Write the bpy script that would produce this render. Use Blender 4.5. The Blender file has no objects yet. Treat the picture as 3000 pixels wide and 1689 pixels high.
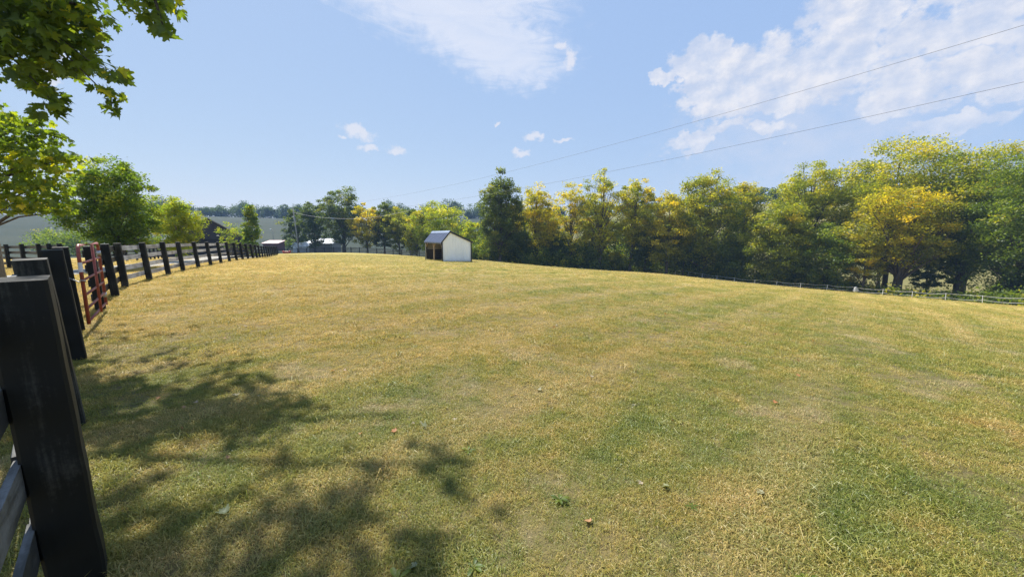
import bpy, math, random
import numpy as np

# ---------------------------------------------------------------- camera, sky, sun
R = math.radians
scene = bpy.context.scene
COL = scene.collection
cam_d = bpy.data.cameras.new('camera'); cam = bpy.data.objects.new('camera', cam_d); COL.objects.link(cam)
cam_d.sensor_width = 36.0; cam_d.lens = 13.52
cam_d.clip_start = 0.05; cam_d.clip_end = 4000
cam.location = (0, 0, 1.55); cam.rotation_euler = (R(90 - 7.81), 0, 0)
scene.camera = cam

SUN_AZ, SUN_EL = -41.0, 52.0          # degrees left of +Y, above the horizon
sun_dir = (math.sin(R(SUN_AZ)) * math.cos(R(SUN_EL)), math.cos(R(SUN_AZ)) * math.cos(R(SUN_EL)), math.sin(R(SUN_EL)))
sl = bpy.data.lights.new('sun', 'SUN'); sl.energy = 5.0; sl.angle = R(0.53); sl.color = (1.0, 0.945, 0.85)
so = bpy.data.objects.new('sun', sl); COL.objects.link(so)
from mathutils import Vector, Matrix
so.rotation_euler = Vector(sun_dir).to_track_quat('Z', 'Y').to_euler()
so.location = (-30, 40, 60)

scene.view_settings.view_transform = 'Standard'
scene.view_settings.look = 'None'
scene.view_settings.exposure = 0.72
scene.view_settings.gamma = 1.0
scene.cycles.use_denoising = True
scene.cycles.denoising_prefilter = 'NONE'
scene.cycles.max_bounces = 6
scene.cycles.diffuse_bounces = 3
scene.cycles.glossy_bounces = 2
scene.cycles.transmission_bounces = 4
scene.cycles.volume_bounces = 0
scene.cycles.sample_clamp_indirect = 4

class NT:
    """small helper to write node trees as expressions"""
    def __init__(s, nt): s.nt = nt; s.n = nt.nodes; s.l = nt.links
    def add(s, t, **kw):
        n = s.n.new(t)
        for k, v in kw.items(): setattr(n, k, v)
        return n
    def put(s, sock, v):
        if v is None: return
        if isinstance(v, bpy.types.NodeSocket): s.l.new(v, sock)
        else: sock.default_value = v
    def m(s, op, a, b=None, c=None, clamp=False):
        n = s.add('ShaderNodeMath', operation=op, use_clamp=clamp)
        s.put(n.inputs[0], a); s.put(n.inputs[1], b); s.put(n.inputs[2], c)
        return n.outputs[0]
    def v(s, op, a, b=None, out=0, scale=None):
        n = s.add('ShaderNodeVectorMath', operation=op)
        s.put(n.inputs[0], a); s.put(n.inputs[1], b)
        if scale is not None: s.put(n.inputs['Scale'], scale)
        return n.outputs[out]
    def comb(s, x, y, z):
        n = s.add('ShaderNodeCombineXYZ'); s.put(n.inputs[0], x); s.put(n.inputs[1], y); s.put(n.inputs[2], z); return n.outputs[0]
    def sep(s, v):
        n = s.add('ShaderNodeSeparateXYZ'); s.put(n.inputs[0], v); return n.outputs
    def noise(s, vec, scale, detail=3.0, rough=0.55, dist=0.0, out='Fac', dim='3D'):
        n = s.add('ShaderNodeTexNoise', noise_dimensions=dim); s.put(n.inputs['Vector'], vec)
        n.inputs['Scale'].default_value = scale; n.inputs['Detail'].default_value = detail
        n.inputs['Roughness'].default_value = rough; n.inputs['Distortion'].default_value = dist
        return n.outputs[out]
    def ss(s, x, a, b, lo=0.0, hi=1.0):
        n = s.add('ShaderNodeMapRange', interpolation_type='SMOOTHSTEP'); s.put(n.inputs['Value'], x)
        s.put(n.inputs['From Min'], a); s.put(n.inputs['From Max'], b); n.inputs['To Min'].default_value = lo; n.inputs['To Max'].default_value = hi
        return n.outputs['Result']
    def mix(s, f, a, b, blend='MIX'):
        n = s.add('ShaderNodeMix', data_type='RGBA', blend_type=blend); s.put(n.inputs[0], f)
        s.put(n.inputs[6], a if isinstance(a, bpy.types.NodeSocket) else (*a, 1)[:4]); s.put(n.inputs[7], b if isinstance(b, bpy.types.NodeSocket) else (*b, 1)[:4])
        return n.outputs[2]
    def ramp(s, f, stops):
        n = s.add('ShaderNodeValToRGB'); e = n.color_ramp.elements
        while len(e) < len(stops): e.new(0.5)
        for k, (p, c) in enumerate(stops): e[k].position = p; e[k].color = (*c, 1)
        s.put(n.inputs[0], f); return n.outputs[0]

world = bpy.data.worlds.new('World'); scene.world = world; world.use_nodes = True
world.cycles.sampling_method = 'MANUAL'; world.cycles.sample_map_resolution = 256
def build_world():
    w = NT(world.node_tree); w.n.clear()
    sky = w.add('ShaderNodeTexSky', sky_type='NISHITA', sun_disc=False)
    sky.sun_elevation = R(SUN_EL); sky.sun_rotation = R(SUN_AZ)
    sky.altitude = 250; sky.air_density = 1.0; sky.dust_density = 0.2; sky.ozone_density = 6.0
    tc = w.add('ShaderNodeTexCoord').outputs['Generated']
    x, y, z = w.sep(tc)
    az = w.m('MULTIPLY', w.m('ARCTAN2', x, y), 180 / math.pi)
    el = w.m('MULTIPLY', w.m('ARCSINE', z), 180 / math.pi)
    p = w.comb(az, el, 0.0)
    # billows: the outlines are bent by two sizes of noise, in degrees on the sky
    def vnoise(off, sc, det, amp):
        v = w.noise(w.v('MULTIPLY', w.v('ADD', p, off), (sc, sc * 1.25, 1)), 1.0, det, 0.55, 0.0, 'Color', '2D')
        return w.v('MULTIPLY', w.v('SUBTRACT', v, (0.5, 0.5, 0.5)), (amp, amp * 0.8, 0))
    w1 = vnoise((-5, 19, 0), 0.62, 3.0, 3.4)
    pw = w.v('ADD', w.v('ADD', p, vnoise((11, 3, 0), 0.17, 1.0, 6.5)), w1)
    n2 = w.noise(w.v('MULTIPLY', w.v('ADD', p, (31.0, 7.0, 0)), (0.9, 1.1, 1)), 1.0, 4.0, 0.62, dim='2D')
    n2c = w.m('SUBTRACT', n2, 0.5)
    nl = w.noise(w.v('MULTIPLY', w.v('ADD', p, (2.0, 41.0, 0)), (0.28, 0.36, 1)), 1.0, 4.0, 0.62, dim='2D')
    nst = w.noise(w.v('MULTIPLY', w.v('ADD', p, (3.0, 7.0, 0)), (0.12, 0.55, 1)), 1.0, 5.0, 0.64, 0.8, dim='2D')
    def blob(q0, c, r, rot=0.0):
        q = w.v('SUBTRACT', q0, (c[0], c[1], 0))
        if rot:
            ca, sa = math.cos(R(rot)), math.sin(R(rot))
            u = w.v('DOT_PRODUCT', q, (ca / r[0], sa / r[0], 0), out=1); v = w.v('DOT_PRODUCT', q, (-sa / r[1], ca / r[1], 0), out=1)
            q = w.comb(u, v, 0.0)
        else:
            q = w.v('DIVIDE', q, (r[0], r[1], 1))
        return w.m('SUBTRACT', 1.0, w.v('LENGTH', q, out=1))
    def union(q0, bs):
        f = None
        for b in bs:
            g = blob(q0, *b); f = g if f is None else w.m('MAXIMUM', f, g)
        return f
    # heaped clouds to the right, small puffs low in the middle, and more of the same all round
    heap = union(pw, [((20, 20.2), (1.7, 1.3)), ((24, 21.2), (4.0, 2.2)), ((27, 19), (6.5, 2.9)), ((33.5, 18.8), (6.0, 3.2)),
                  ((39.5, 22.5), (4.6, 4.6)), ((38.5, 18.5), (5.0, 3.8)), ((45, 19), (3.4, 3.2)), ((49, 18.4), (3.6, 2.9)), ((54, 16.8), (4.5, 2.6)),
                  ((28, 16.0), (6.0, 2.6)), ((35, 15.8), (5.0, 2.2)), ((43, 14.6), (4.0, 2.4)), ((49, 14.0), (5.0, 2.2)), ((54, 12), (4, 1.6)), ((33, 12.6), (3.0, 1.0)), ((47, 10.3), (4.0, 0.9)),
                  ((25.5, 11.8), (5.4, 1.6), 12), ((60, 22), (7, 4)), ((68, 16), (8, 4)), ((82, 24), (9, 4)),
                  ((-48.5, 16.0), (2.2, 0.8)), ((-78, 18), (8, 4)), ((-105, 26), (10, 5)), ((130, 20), (12, 5)), ((170, 28), (14, 6)), ((-140, 20), (12, 5))])
    veil = union(pw, [((36, 11.5), (19, 8.0)), ((46, 15.5), (14, 7)), ((70, 16), (18, 8)), ((-90, 20), (20, 8)), ((150, 20), (30, 10)), ((-140, 18), (20, 8))])
    pp = w.v('MULTIPLY_ADD', w1, (0.6, 0.6, 0)); w.l.new(p, w.n[-1].inputs[2])
    puffs = union(pp, [((-20.9, 13.4), (2.5, 1.15), -18), ((-22.9, 12.7), (0.8, 0.35)), ((-19.7, 11.5), (1.5, 0.55)), ((-16.3, 11.3), (1.6, 0.9)), ((3.2, 13.6), (1.8, 0.7)), ((1.2, 11.6), (1.5, 0.55)),
                   ((8.0, 22.6), (1.3, 1.3)), ((6.9, 24.2), (0.8, 0.7)), ((7.4, 13.2), (1.7, 0.35)), ((-2.0, 15.2), (0.4, 0.3))])
    hd = w.m('MULTIPLY_ADD', n2c, 0.65, heap)
    ha = w.m('MULTIPLY', w.ss(hd, -0.05, 0.36), w.m('MULTIPLY_ADD', nl, 0.9, 0.34, clamp=True))
    va = w.m('MULTIPLY', w.ss(w.m('MULTIPLY_ADD', n2c, 0.5, veil), 0.0, 0.75), w.m('MULTIPLY_ADD', nl, 0.9, 0.0, clamp=True))
    pd = w.m('MULTIPLY_ADD', n2c, 0.9, puffs)
    pa = w.m('MULTIPLY', w.ss(pd, -0.02, 0.65), 0.74)
    # the thin sheet at the top
    sheet = union(w.v('ADD', p, w1), [((-16, 30.5), (15, 6.4), -17), ((-8.5, 27.8), (13, 5.8), -22), ((-1.2, 24.0), (10.5, 5.0), -10), ((-3, 33), (16, 8), -10), ((-26, 34), (14, 5.5), -16), ((10, 48), (20, 9), -15), ((-40, 50), (18, 6), 20)])
    sd = w.m('ADD', sheet, w.m('MULTIPLY_ADD', w.m('SUBTRACT', nst, 0.5), 0.7, w.m('MULTIPLY', n2c, 0.12)))
    sa_ = w.m('MULTIPLY', w.ss(sd, -0.05, 0.6), w.m('MULTIPLY_ADD', nst, 0.45, 0.45, clamp=True))
    # light falls from the upper left: towards the sun the billows are whiter, below greyer
    nls = w.noise(w.v('MULTIPLY', w.v('ADD', p, (2.0 - 0.8, 41.0 + 0.9, 0)), (0.28, 0.36, 1)), 1.0, 4.0, 0.62, dim='2D')
    shade = w.m('MULTIPLY_ADD', w.m('SUBTRACT', nl, nls), 2.4, 0.5, clamp=True)
    ccol = w.mix(shade, (5.9, 6.4, 7.7), (7.9, 7.9, 8.4))
    scol = (7.6, 7.9, 8.9, 1)
    # a hazy summer sky: the clear-air colours under an even pale blue veil
    gain = w.v('MULTIPLY_ADD', sky.outputs[0], (0.72, 0.42, 0.10))
    w.n[-1].inputs[2].default_value = (2.55, 3.98, 7.35)
    c = w.mix(w.m('MULTIPLY', va, 0.9), gain, (6.2, 6.7, 8.0, 1))
    c = w.mix(sa_, c, scol)
    c = w.mix(w.m('MULTIPLY', ha, w.ss(el, 6.0, 14.0, 0.25, 1.0)), c, ccol)
    c = w.mix(pa, c, (7.7, 7.7, 8.3, 1))
    bg = w.add('ShaderNodeBackground'); bg.inputs['Strength'].default_value = 0.067
    w.l.new(c, bg.inputs['Color'])
    out = w.add('ShaderNodeOutputWorld'); w.l.new(bg.outputs[0], out.inputs['Surface'])
build_world()

rng = np.random.default_rng(7)
random.seed(7)

# ---------------------------------------------------------------- tagging and mesh helpers
def tag(o, label=None, cat=None, group=None, kind=None):
    if label: o['label'] = label
    if cat: o['category'] = cat
    if group: o['group'] = group
    if kind: o['kind'] = kind
    return o
def empty(name, loc, label=None, cat=None, group=None, rotz=0.0):
    o = bpy.data.objects.new(name, None); COL.objects.link(o); o.location = loc; o.rotation_euler = (0, 0, rotz)
    o.empty_display_size = 0.2
    return tag(o, label, cat, group)
def link(name, me, parent=None, mat=None):
    if mat is not None and not me.materials: me.materials.append(mat)
    o = bpy.data.objects.new(name, me); COL.objects.link(o)
    if parent is not None: o.parent = parent
    return o
def np_mesh(name, V, Fs, attrs=None, smooth=False, point_attrs=None):
    """V (n,3); Fs (m,k) all faces with k corners; attrs: per-face floats"""
    me = bpy.data.meshes.new(name); V = np.asarray(V, np.float32); Fs = np.asarray(Fs, np.int32)
    m, k = Fs.shape
    me.vertices.add(len(V)); me.vertices.foreach_set('co', V.ravel())
    me.loops.add(m * k); me.loops.foreach_set('vertex_index', Fs.ravel())
    me.polygons.add(m); me.polygons.foreach_set('loop_start', np.arange(0, m * k, k, dtype=np.int32))
    me.polygons.foreach_set('loop_total', np.full(m, k, np.int32))
    if smooth: me.polygons.foreach_set('use_smooth', np.ones(m, bool))
    for dom, d in (('FACE', attrs), ('POINT', point_attrs)):
        for nm, a in (d or {}).items():
            at = me.attributes.new(nm, 'FLOAT', dom); at.data.foreach_set('value', np.asarray(a, np.float32))
    me.update(calc_edges=True); me.validate()
    return me
class MB:
    """collects boxes, prisms and tubes into one mesh"""
    def __init__(s): s.v = []; s.f = []
    def poly(s, pts, faces):
        o = len(s.v); s.v += [tuple(p) for p in pts]; s.f += [tuple(o + i for i in f) for f in faces]
    def box(s, a, b):
        (x0, y0, z0), (x1, y1, z1) = a, b
        s.poly([(x0, y0, z0), (x1, y0, z0), (x1, y1, z0), (x0, y1, z0), (x0, y0, z1), (x1, y0, z1), (x1, y1, z1), (x0, y1, z1)],
               [(0, 3, 2, 1), (4, 5, 6, 7), (0, 1, 5, 4), (1, 2, 6, 5), (2, 3, 7, 6), (3, 0, 4, 7)])
    def prism(s, prof, y0, y1):
        """profile in x,z extruded along y"""
        n = len(prof)
        s.poly([(x, y0, z) for x, z in prof] + [(x, y1, z) for x, z in prof],
               [tuple(range(n)), tuple(range(2 * n - 1, n - 1, -1))] + [(i, i + n, (i + 1) % n + n, (i + 1) % n) for i in range(n)])
    def beam(s, a, b, w, h, up=(0, 0, 1)):
        a = Vector(a); b = Vector(b); d = (b - a).normalized(); u = Vector(up); r = d.cross(u).normalized(); u = r.cross(d)
        pts = []
        for q in (a, b):
            for sx, sz in ((-1, -1), (1, -1), (1, 1), (-1, 1)): pts.append(q + r * (sx * w / 2) + u * (sz * h / 2))
        s.poly(pts, [(0, 1, 2, 3), (7, 6, 5, 4), (0, 4, 5, 1), (1, 5, 6, 2), (2, 6, 7, 3), (3, 7, 4, 0)])
    def tube(s, pts, rad, seg=8, cap=True):
        V, Fq = tube_np(pts, rad, seg); o = len(s.v)
        s.v += [tuple(p) for p in V]; s.f += [tuple(o + int(i) for i in f) for f in Fq]
        if cap:
            n = len(pts); s.f.append(tuple(o + i for i in range(seg - 1, -1, -1))); s.f.append(tuple(o + (n - 1) * seg + i for i in range(seg)))
    def build(s, name, mat, parent=None, smooth=False, bevel=0.0):
        me = bpy.data.meshes.new(name); me.from_pydata(s.v, [], s.f)
        if smooth: me.polygons.foreach_set('use_smooth', [True] * len(me.polygons))
        me.update()
        o = link(name, me, parent, mat)
        if bevel:
            md = o.modifiers.new('bevel', 'BEVEL'); md.width = bevel; md.segments = 1; md.limit_method = 'ANGLE'
        return o
def tube_np(pts, rad, seg=8):
    P = np.asarray(pts, float); n = len(P); rad = np.broadcast_to(np.asarray(rad, float), (n,))
    T = np.gradient(P, axis=0); T /= np.linalg.norm(T, axis=1, keepdims=True) + 1e-9
    ref = np.array([0, 0, 1.0]) if abs(T[0][2]) < 0.9 else np.array([1.0, 0, 0])
    A = np.cross(T, ref); A /= np.linalg.norm(A, axis=1, keepdims=True) + 1e-9
    B = np.cross(T, A)
    th = np.linspace(0, 2 * math.pi, seg, endpoint=False)
    V = P[:, None, :] + rad[:, None, None] * (np.cos(th)[None, :, None] * A[:, None, :] + np.sin(th)[None, :, None] * B[:, None, :])
    i = np.arange(n - 1)[:, None] * seg; j = np.arange(seg)[None, :]; j2 = (j + 1) % seg
    Fq = np.stack([i + j, i + j2, i + seg + j2, i + seg + j], -1).reshape(-1, 4)
    return V.reshape(-1, 3), Fq

# ---------------------------------------------------------------- materials
def new_mat(name):
    m = bpy.data.materials.new(name); m.use_nodes = True; t = NT(m.node_tree); t.n.clear()
    return m, t
def out_surf(t, sh):
    o = t.add('ShaderNodeOutputMaterial'); t.l.new(sh, o.inputs['Surface'])
def principled(t, col, rough=0.6, spec=0.5, metal=0.0, bump=None, bstr=0.3, bdist=0.01):
    b = t.add('ShaderNodeBsdfPrincipled'); t.put(b.inputs['Base Color'], col if isinstance(col, bpy.types.NodeSocket) else (*col, 1)[:4])
    t.put(b.inputs['Roughness'], rough); t.put(b.inputs['Specular IOR Level'], spec); t.put(b.inputs['Metallic'], metal)
    if bump is not None:
        bn = t.add('ShaderNodeBump'); bn.inputs['Strength'].default_value = bstr; bn.inputs['Distance'].default_value = bdist
        t.l.new(bump, bn.inputs['Height']); t.l.new(bn.outputs[0], b.inputs['Normal'])
    return b.outputs[0]
def simple_mat(name, col, rough=0.6, spec=0.5, metal=0.0, var=0.15, scale=3.0, bstr=0.15, bdist=0.01):
    m, t = new_mat(name); tc = t.add('ShaderNodeTexCoord').outputs['Object']
    n = t.noise(tc, scale, 5.0, 0.6); n2 = t.noise(tc, scale * 9, 3.0, 0.6)
    f = t.m('MULTIPLY_ADD', n, 0.7, t.m('MULTIPLY', n2, 0.3))
    c = t.mix(t.ss(f, 0.3, 0.7), tuple(v * (1 - var) for v in col), tuple(min(1, v * (1 + var)) for v in col))
    out_surf(t, principled(t, c, rough, spec, metal, n2, bstr, bdist)); return m

def turf_group():
    """dry summer pasture colour as a function of the place on the field"""
    g = bpy.data.node_groups.new('turf colour', 'ShaderNodeTree')
    g.interface.new_socket('Color', in_out='OUTPUT', socket_type='NodeSocketColor')
    g.interface.new_socket('Dry', in_out='OUTPUT', socket_type='NodeSocketFloat')
    t = NT(g); pos = t.add('ShaderNodeNewGeometry').outputs['Position']
    x, y, z = t.sep(pos); p = t.comb(x, y, 0.0)
    a = t.noise(p, 0.11, 4.0, 0.6, 0.6)
    b = t.noise(t.v('ADD', p, (17, 5, 0)), 0.55, 4.0, 0.62, 0.5)
    c = t.noise(t.v('ADD', p, (-9, 23, 0)), 2.6, 4.0, 0.6, 0.4)
    # mower passes
    ca, sa = math.cos(R(47)), math.sin(R(47))
    u = t.v('DOT_PRODUCT', p, (ca, sa, 0), out=1); v = t.v('DOT_PRODUCT', p, (-sa, ca, 0), out=1)
    s = t.noise(t.comb(t.m('MULTIPLY', u, 0.035), t.m('MULTIPLY', v, 0.75), 0.0), 1.0, 4.0, 0.65, 0.3)
    wob = t.noise(p, 0.07, 2.0, 0.5)
    ln = t.m('ABSOLUTE', t.m('SINE', t.m('MULTIPLY_ADD', wob, 2.5, t.m('MULTIPLY', v, 1.6))))
    lraw = ln
    ln = t.m('MULTIPLY', t.ss(ln, 0.86, 1.0), t.ss(t.noise(t.v('ADD', p, (70, 0, 0)), 0.12, 3.0, 0.6), 0.36, 0.55))
    # the strip along the plank fence is the driest, the foot of the slope the greenest
    fl = t.v('DOT_PRODUCT', p, (0.80, 0.60, 0), out=1)
    band = t.m('MULTIPLY', t.ss(fl, 9.0, 1.0), t.ss(y, 3.0, 6.5))
    green = t.m('MULTIPLY', t.ss(x, 22.0, 32.0), t.ss(y, 34.0, 12.0))
    d = t.m('MULTIPLY_ADD', a, 0.30, t.m('MULTIPLY', b, 0.80))
    d = t.m('MULTIPLY_ADD', c, 1.15, d)
    d = t.m('MULTIPLY_ADD', s, 0.85, d)
    d = t.m('ADD', d, -0.995)
    d = t.m('MAXIMUM', d, t.m('MULTIPLY', c, 0.42))
    d = t.m('ADD', d, t.m('MULTIPLY_ADD', lraw, 0.085, -0.05))
    d = t.m('MULTIPLY_ADD', band, 0.15, d)
    d = t.m('MULTIPLY_ADD', green, -0.10, d)
    d = t.m('MULTIPLY_ADD', t.m('MULTIPLY', t.ss(x, 2.0, 14.0), t.ss(y, 5.0, 14.0)), 0.05, d)
    d = t.m('MULTIPLY_ADD', t.ss(y, 9.0, 26.0), 0.05, d)
    d = t.m('MULTIPLY_ADD', t.ss(y, 8.5, 3.0), -0.09, d)
    d = t.m('MULTIPLY_ADD', t.m('MULTIPLY', t.ss(x, -1.0, 4.0), t.ss(y, 12.0, 5.0)), -0.05, d)
    col = t.ramp(d, [(0.0, (0.160, 0.190, 0.052)), (0.28, (0.225, 0.236, 0.066)), (0.47, (0.292, 0.268, 0.078)), (0.66, (0.375, 0.300, 0.110)), (0.85, (0.455, 0.360, 0.165)), (1.0, (0.52, 0.43, 0.24))])
    col = t.mix(t.m('MULTIPLY', ln, 0.5), col, (0.47, 0.36, 0.19))
    dead = t.ss(t.noise(t.v('ADD', p, (5, 88, 0)), 0.85, 5.0, 0.62, 0.5), 0.56, 0.67)
    col = t.mix(t.m('MULTIPLY', dead, 0.75), col, (0.44, 0.355, 0.25))
    col = t.mix(t.m('MULTIPLY', band, 0.38), col, (0.42, 0.275, 0.070))
    # rusty tufts
    ru = t.ss(t.noise(t.v('ADD', p, (51, 3, 0)), 0.9, 4.0, 0.6), 0.56, 0.72)
    col = t.mix(t.m('MULTIPLY', ru, 0.30), col, (0.40, 0.235, 0.075))
    col = t.mix(1.0, col, (1.22, 1.22, 0.92), 'MULTIPLY')
    o = t.add('NodeGroupOutput'); t.l.new(col, o.inputs[0]); t.l.new(d, o.inputs[1])
    return g
TURF = turf_group()

def turf_ground():
    m, t = new_mat('pasture'); g = t.add('ShaderNodeGroup'); g.node_tree = TURF
    pos = t.add('ShaderNodeNewGeometry').outputs['Position']; x, y, z = t.sep(pos)
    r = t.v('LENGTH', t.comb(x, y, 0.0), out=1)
    f1 = t.noise(pos, 14.0, 5.0, 0.7); f2 = t.noise(pos, 4.5, 4.0, 0.65)
    f = t.m('MULTIPLY_ADD', f1, 0.65, t.m('MULTIPLY', f2, 0.35))
    col = t.mix(t.ss(f, 0.30, 0.72), (0.52, 0.50, 0.42), (1.22, 1.20, 1.12))
    col = t.mix(1.0, g.outputs[0], col, 'MULTIPLY')
    # bare thatch and soil shows under the near blades
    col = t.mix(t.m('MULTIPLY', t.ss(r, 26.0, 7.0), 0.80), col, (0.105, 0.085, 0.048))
    # rough hill pasture beyond the creek
    hill = t.ss(r, 92.0, 104.0)
    hn = t.noise(pos, 0.05, 5.0, 0.6)
    hc = t.mix(t.ss(hn, 0.35, 0.65), (0.020, 0.034, 0.020), (0.034, 0.045, 0.027))
    hc = t.mix(t.ss(x, -10.0, 25.0), hc, t.mix(t.ss(hn, 0.35, 0.65), (0.145, 0.145, 0.052), (0.20, 0.18, 0.072)))
    col = t.mix(hill, col, hc)
    out_surf(t, principled(t, col, 0.9, 0.15, 0.0, f, 0.9, 0.05)); return m
M_GROUND = turf_ground()

def blade_mat():
    m, t = new_mat('grass blade'); g = t.add('ShaderNodeGroup'); g.node_tree = TURF
    dry = t.add('ShaderNodeAttribute', attribute_name='dry').outputs['Fac']
    rnd = t.add('ShaderNodeObjectInfo').outputs['Random']
    col = g.outputs[0]
    k = t.m('MULTIPLY_ADD', rnd, 0.42, t.m('MULTIPLY', dry, 0.66))
    k2 = t.m('ADD', k, t.m('MULTIPLY_ADD', g.outputs[1], 0.16, -0.06))
    c2 = t.mix(1.0, col, t.ramp(k2, [(0.0, (0.34, 0.46, 0.36)), (0.35, (0.70, 0.84, 0.68)), (0.65, (1.0, 0.98, 0.95)), (0.85, (1.2, 1.12, 1.15)), (1.0, (1.45, 1.38, 1.7))]), 'MULTIPLY')
    d = t.add('ShaderNodeBsdfDiffuse'); t.l.new(c2, d.inputs[0])
    tr = t.add('ShaderNodeBsdfTranslucent'); t.l.new(c2, tr.inputs[0])
    mx = t.add('ShaderNodeMixShader'); mx.inputs[0].default_value = 0.42; t.l.new(d.outputs[0], mx.inputs[1]); t.l.new(tr.outputs[0], mx.inputs[2])
    gl = t.add('ShaderNodeBsdfGlossy'); gl.inputs['Roughness'].default_value = 0.45; gl.inputs[0].default_value = (0.9, 0.95, 1, 1)
    m2 = t.add('ShaderNodeMixShader'); m2.inputs[0].default_value = 0.025; t.l.new(mx.outputs[0], m2.inputs[1]); t.l.new(gl.outputs[0], m2.inputs[2])
    out_surf(t, m2.outputs[0]); return m
M_BLADE = blade_mat()

_leaf = {}
def leaf_mat(name, stops, trans=0.42, gloss=0.022):
    """foliage; the leaf's own 'tint' (0..1) picks its colour from the tree's range"""
    if name in _leaf: return _leaf[name]
    m, t = new_mat(name)
    tint = t.add('ShaderNodeAttribute', attribute_name='tint').outputs['Fac']
    rnd = t.add('ShaderNodeObjectInfo').outputs['Random']
    tint = t.m('ADD', tint, t.m('MULTIPLY_ADD', rnd, 0.12, -0.06))
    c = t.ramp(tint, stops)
    d = t.add('ShaderNodeBsdfDiffuse'); t.l.new(c, d.inputs[0])
    c2 = t.mix(1.0, c, (1.85, 1.9, 0.9, 1), 'MULTIPLY')
    tr = t.add('ShaderNodeBsdfTranslucent'); t.l.new(c2, tr.inputs[0])
    mx = t.add('ShaderNodeMixShader'); mx.inputs[0].default_value = trans; t.l.new(d.outputs[0], mx.inputs[1]); t.l.new(tr.outputs[0], mx.inputs[2])
    gl = t.add('ShaderNodeBsdfGlossy'); gl.inputs['Roughness'].default_value = 0.5; gl.inputs[0].default_value = (0.85, 0.92, 1, 1)
    m2 = t.add('ShaderNodeMixShader'); m2.inputs[0].default_value = gloss; t.l.new(mx.outputs[0], m2.inputs[1]); t.l.new(gl.outputs[0], m2.inputs[2])
    out_surf(t, m2.outputs[0]); _leaf[name] = m; return m
PAL = {
    'green':  [(0.0, (0.052, 0.084, 0.014)), (0.45, (0.115, 0.165, 0.018)), (0.8, (0.205, 0.240, 0.022)), (1.0, (0.42, 0.36, 0.025))],
    'dark':   [(0.0, (0.040, 0.062, 0.016)), (0.5, (0.082, 0.116, 0.020)), (0.85, (0.145, 0.172, 0.025)), (1.0, (0.26, 0.24, 0.03))],
    'olive':  [(0.0, (0.078, 0.112, 0.014)), (0.4, (0.210, 0.240, 0.018)), (0.75, (0.440, 0.385, 0.022)), (1.0, (0.64, 0.47, 0.025))],
    'yellow': [(0.0, (0.130, 0.150, 0.014)), (0.35, (0.350, 0.320, 0.018)), (0.7, (0.620, 0.470, 0.022)), (1.0, (0.74, 0.50, 0.03))],
    'fresh':  [(0.0, (0.085, 0.130, 0.014)), (0.45, (0.190, 0.250, 0.020)), (0.8, (0.340, 0.350, 0.022)), (1.0, (0.58, 0.47, 0.02))],
    'bright': [(0.0, (0.056, 0.100, 0.014)), (0.45, (0.115, 0.180, 0.018)), (0.8, (0.215, 0.270, 0.022)), (1.0, (0.38, 0.36, 0.02))],
    'maple':  [(0.0, (0.065, 0.104, 0.018)), (0.55, (0.125, 0.180, 0.022)), (0.88, (0.215, 0.265, 0.024)), (1.0, (0.58, 0.49, 0.02))],
}
def LM(p): return leaf_mat('leaves ' + p, PAL[p], 0.50 if p in ('maple', 'fresh', 'bright') else 0.50)

def bark_mat(name, a, b):
    m, t = new_mat(name); tc = t.add('ShaderNodeTexCoord').outputs['Object']
    v = t.v('MULTIPLY', tc, (1, 1, 0.18)); n = t.noise(v, 22.0, 5.0, 0.65); n2 = t.noise(tc, 2.5, 3.0)
    f = t.m('MULTIPLY_ADD', n, 0.7, t.m('MULTIPLY', n2, 0.3))
    out_surf(t, principled(t, t.mix(t.ss(f, 0.32, 0.68), a, b), 0.9, 0.2, 0.0, n, 0.6, 0.02)); return m
M_BARK = bark_mat('bark', (0.045, 0.036, 0.028), (0.15, 0.125, 0.10))
M_BARK2 = bark_mat('grey bark', (0.10, 0.085, 0.065), (0.28, 0.25, 0.20))

def paint_mat(name, black, worn, amount, rough=0.42, spec=0.5, grain=(1.2, 14, 14)):
    """black fence paint, rubbed through to grey in streaks along the grain"""
    m, t = new_mat(name); tc = t.add('ShaderNodeTexCoord').outputs['Object']
    rnd = t.add('ShaderNodeObjectInfo').outputs['Random']
    q = t.v('ADD', tc, t.comb(t.m('MULTIPLY', rnd, 40.0), 0.0, 0.0))
    g = t.noise(t.v('MULTIPLY', q, grain), 1.0, 6.0, 0.68)
    b = t.noise(q, 2.2, 4.0, 0.6); sp = t.noise(q, 60.0, 3.0, 0.7)
    f = t.m('ADD', t.m('MULTIPLY_ADD', g, 0.45, t.m('MULTIPLY', b, 0.40)), t.m('MULTIPLY_ADD', sp, 0.15, t.m('MULTIPLY_ADD', rnd, 0.12, -0.06)))
    w = t.ss(f, 0.62 - amount * 0.3, 0.80 - amount * 0.3)
    c = t.mix(w, black, worn)
    rg = t.m('MULTIPLY_ADD', w, 0.30, rough)
    out_surf(t, principled(t, c, rg, spec, 0.0, t.m('MULTIPLY_ADD', g, 0.7, t.m('MULTIPLY', sp, 0.3)), 0.5, 0.006)); return m
M_POST = paint_mat('black post paint', (0.006, 0.007, 0.006), (0.070, 0.070, 0.058), 0.34, 0.62, 0.28, (26, 26, 1.6))
M_RAIL = paint_mat('grazing-lit rail paint', (0.22, 0.22, 0.235), (0.60, 0.60, 0.63), 0.75, 0.34)  # grazing light on the rails put into the paint as a lighter grey
M_RAILD = paint_mat('dark rail paint', (0.016, 0.016, 0.018), (0.11, 0.11, 0.12), 0.35, 0.5, 0.4)

M_RAILM = paint_mat('greyed rail paint', (0.032, 0.035, 0.035), (0.17, 0.175, 0.172), 0.5, 0.48, 0.4)

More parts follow.
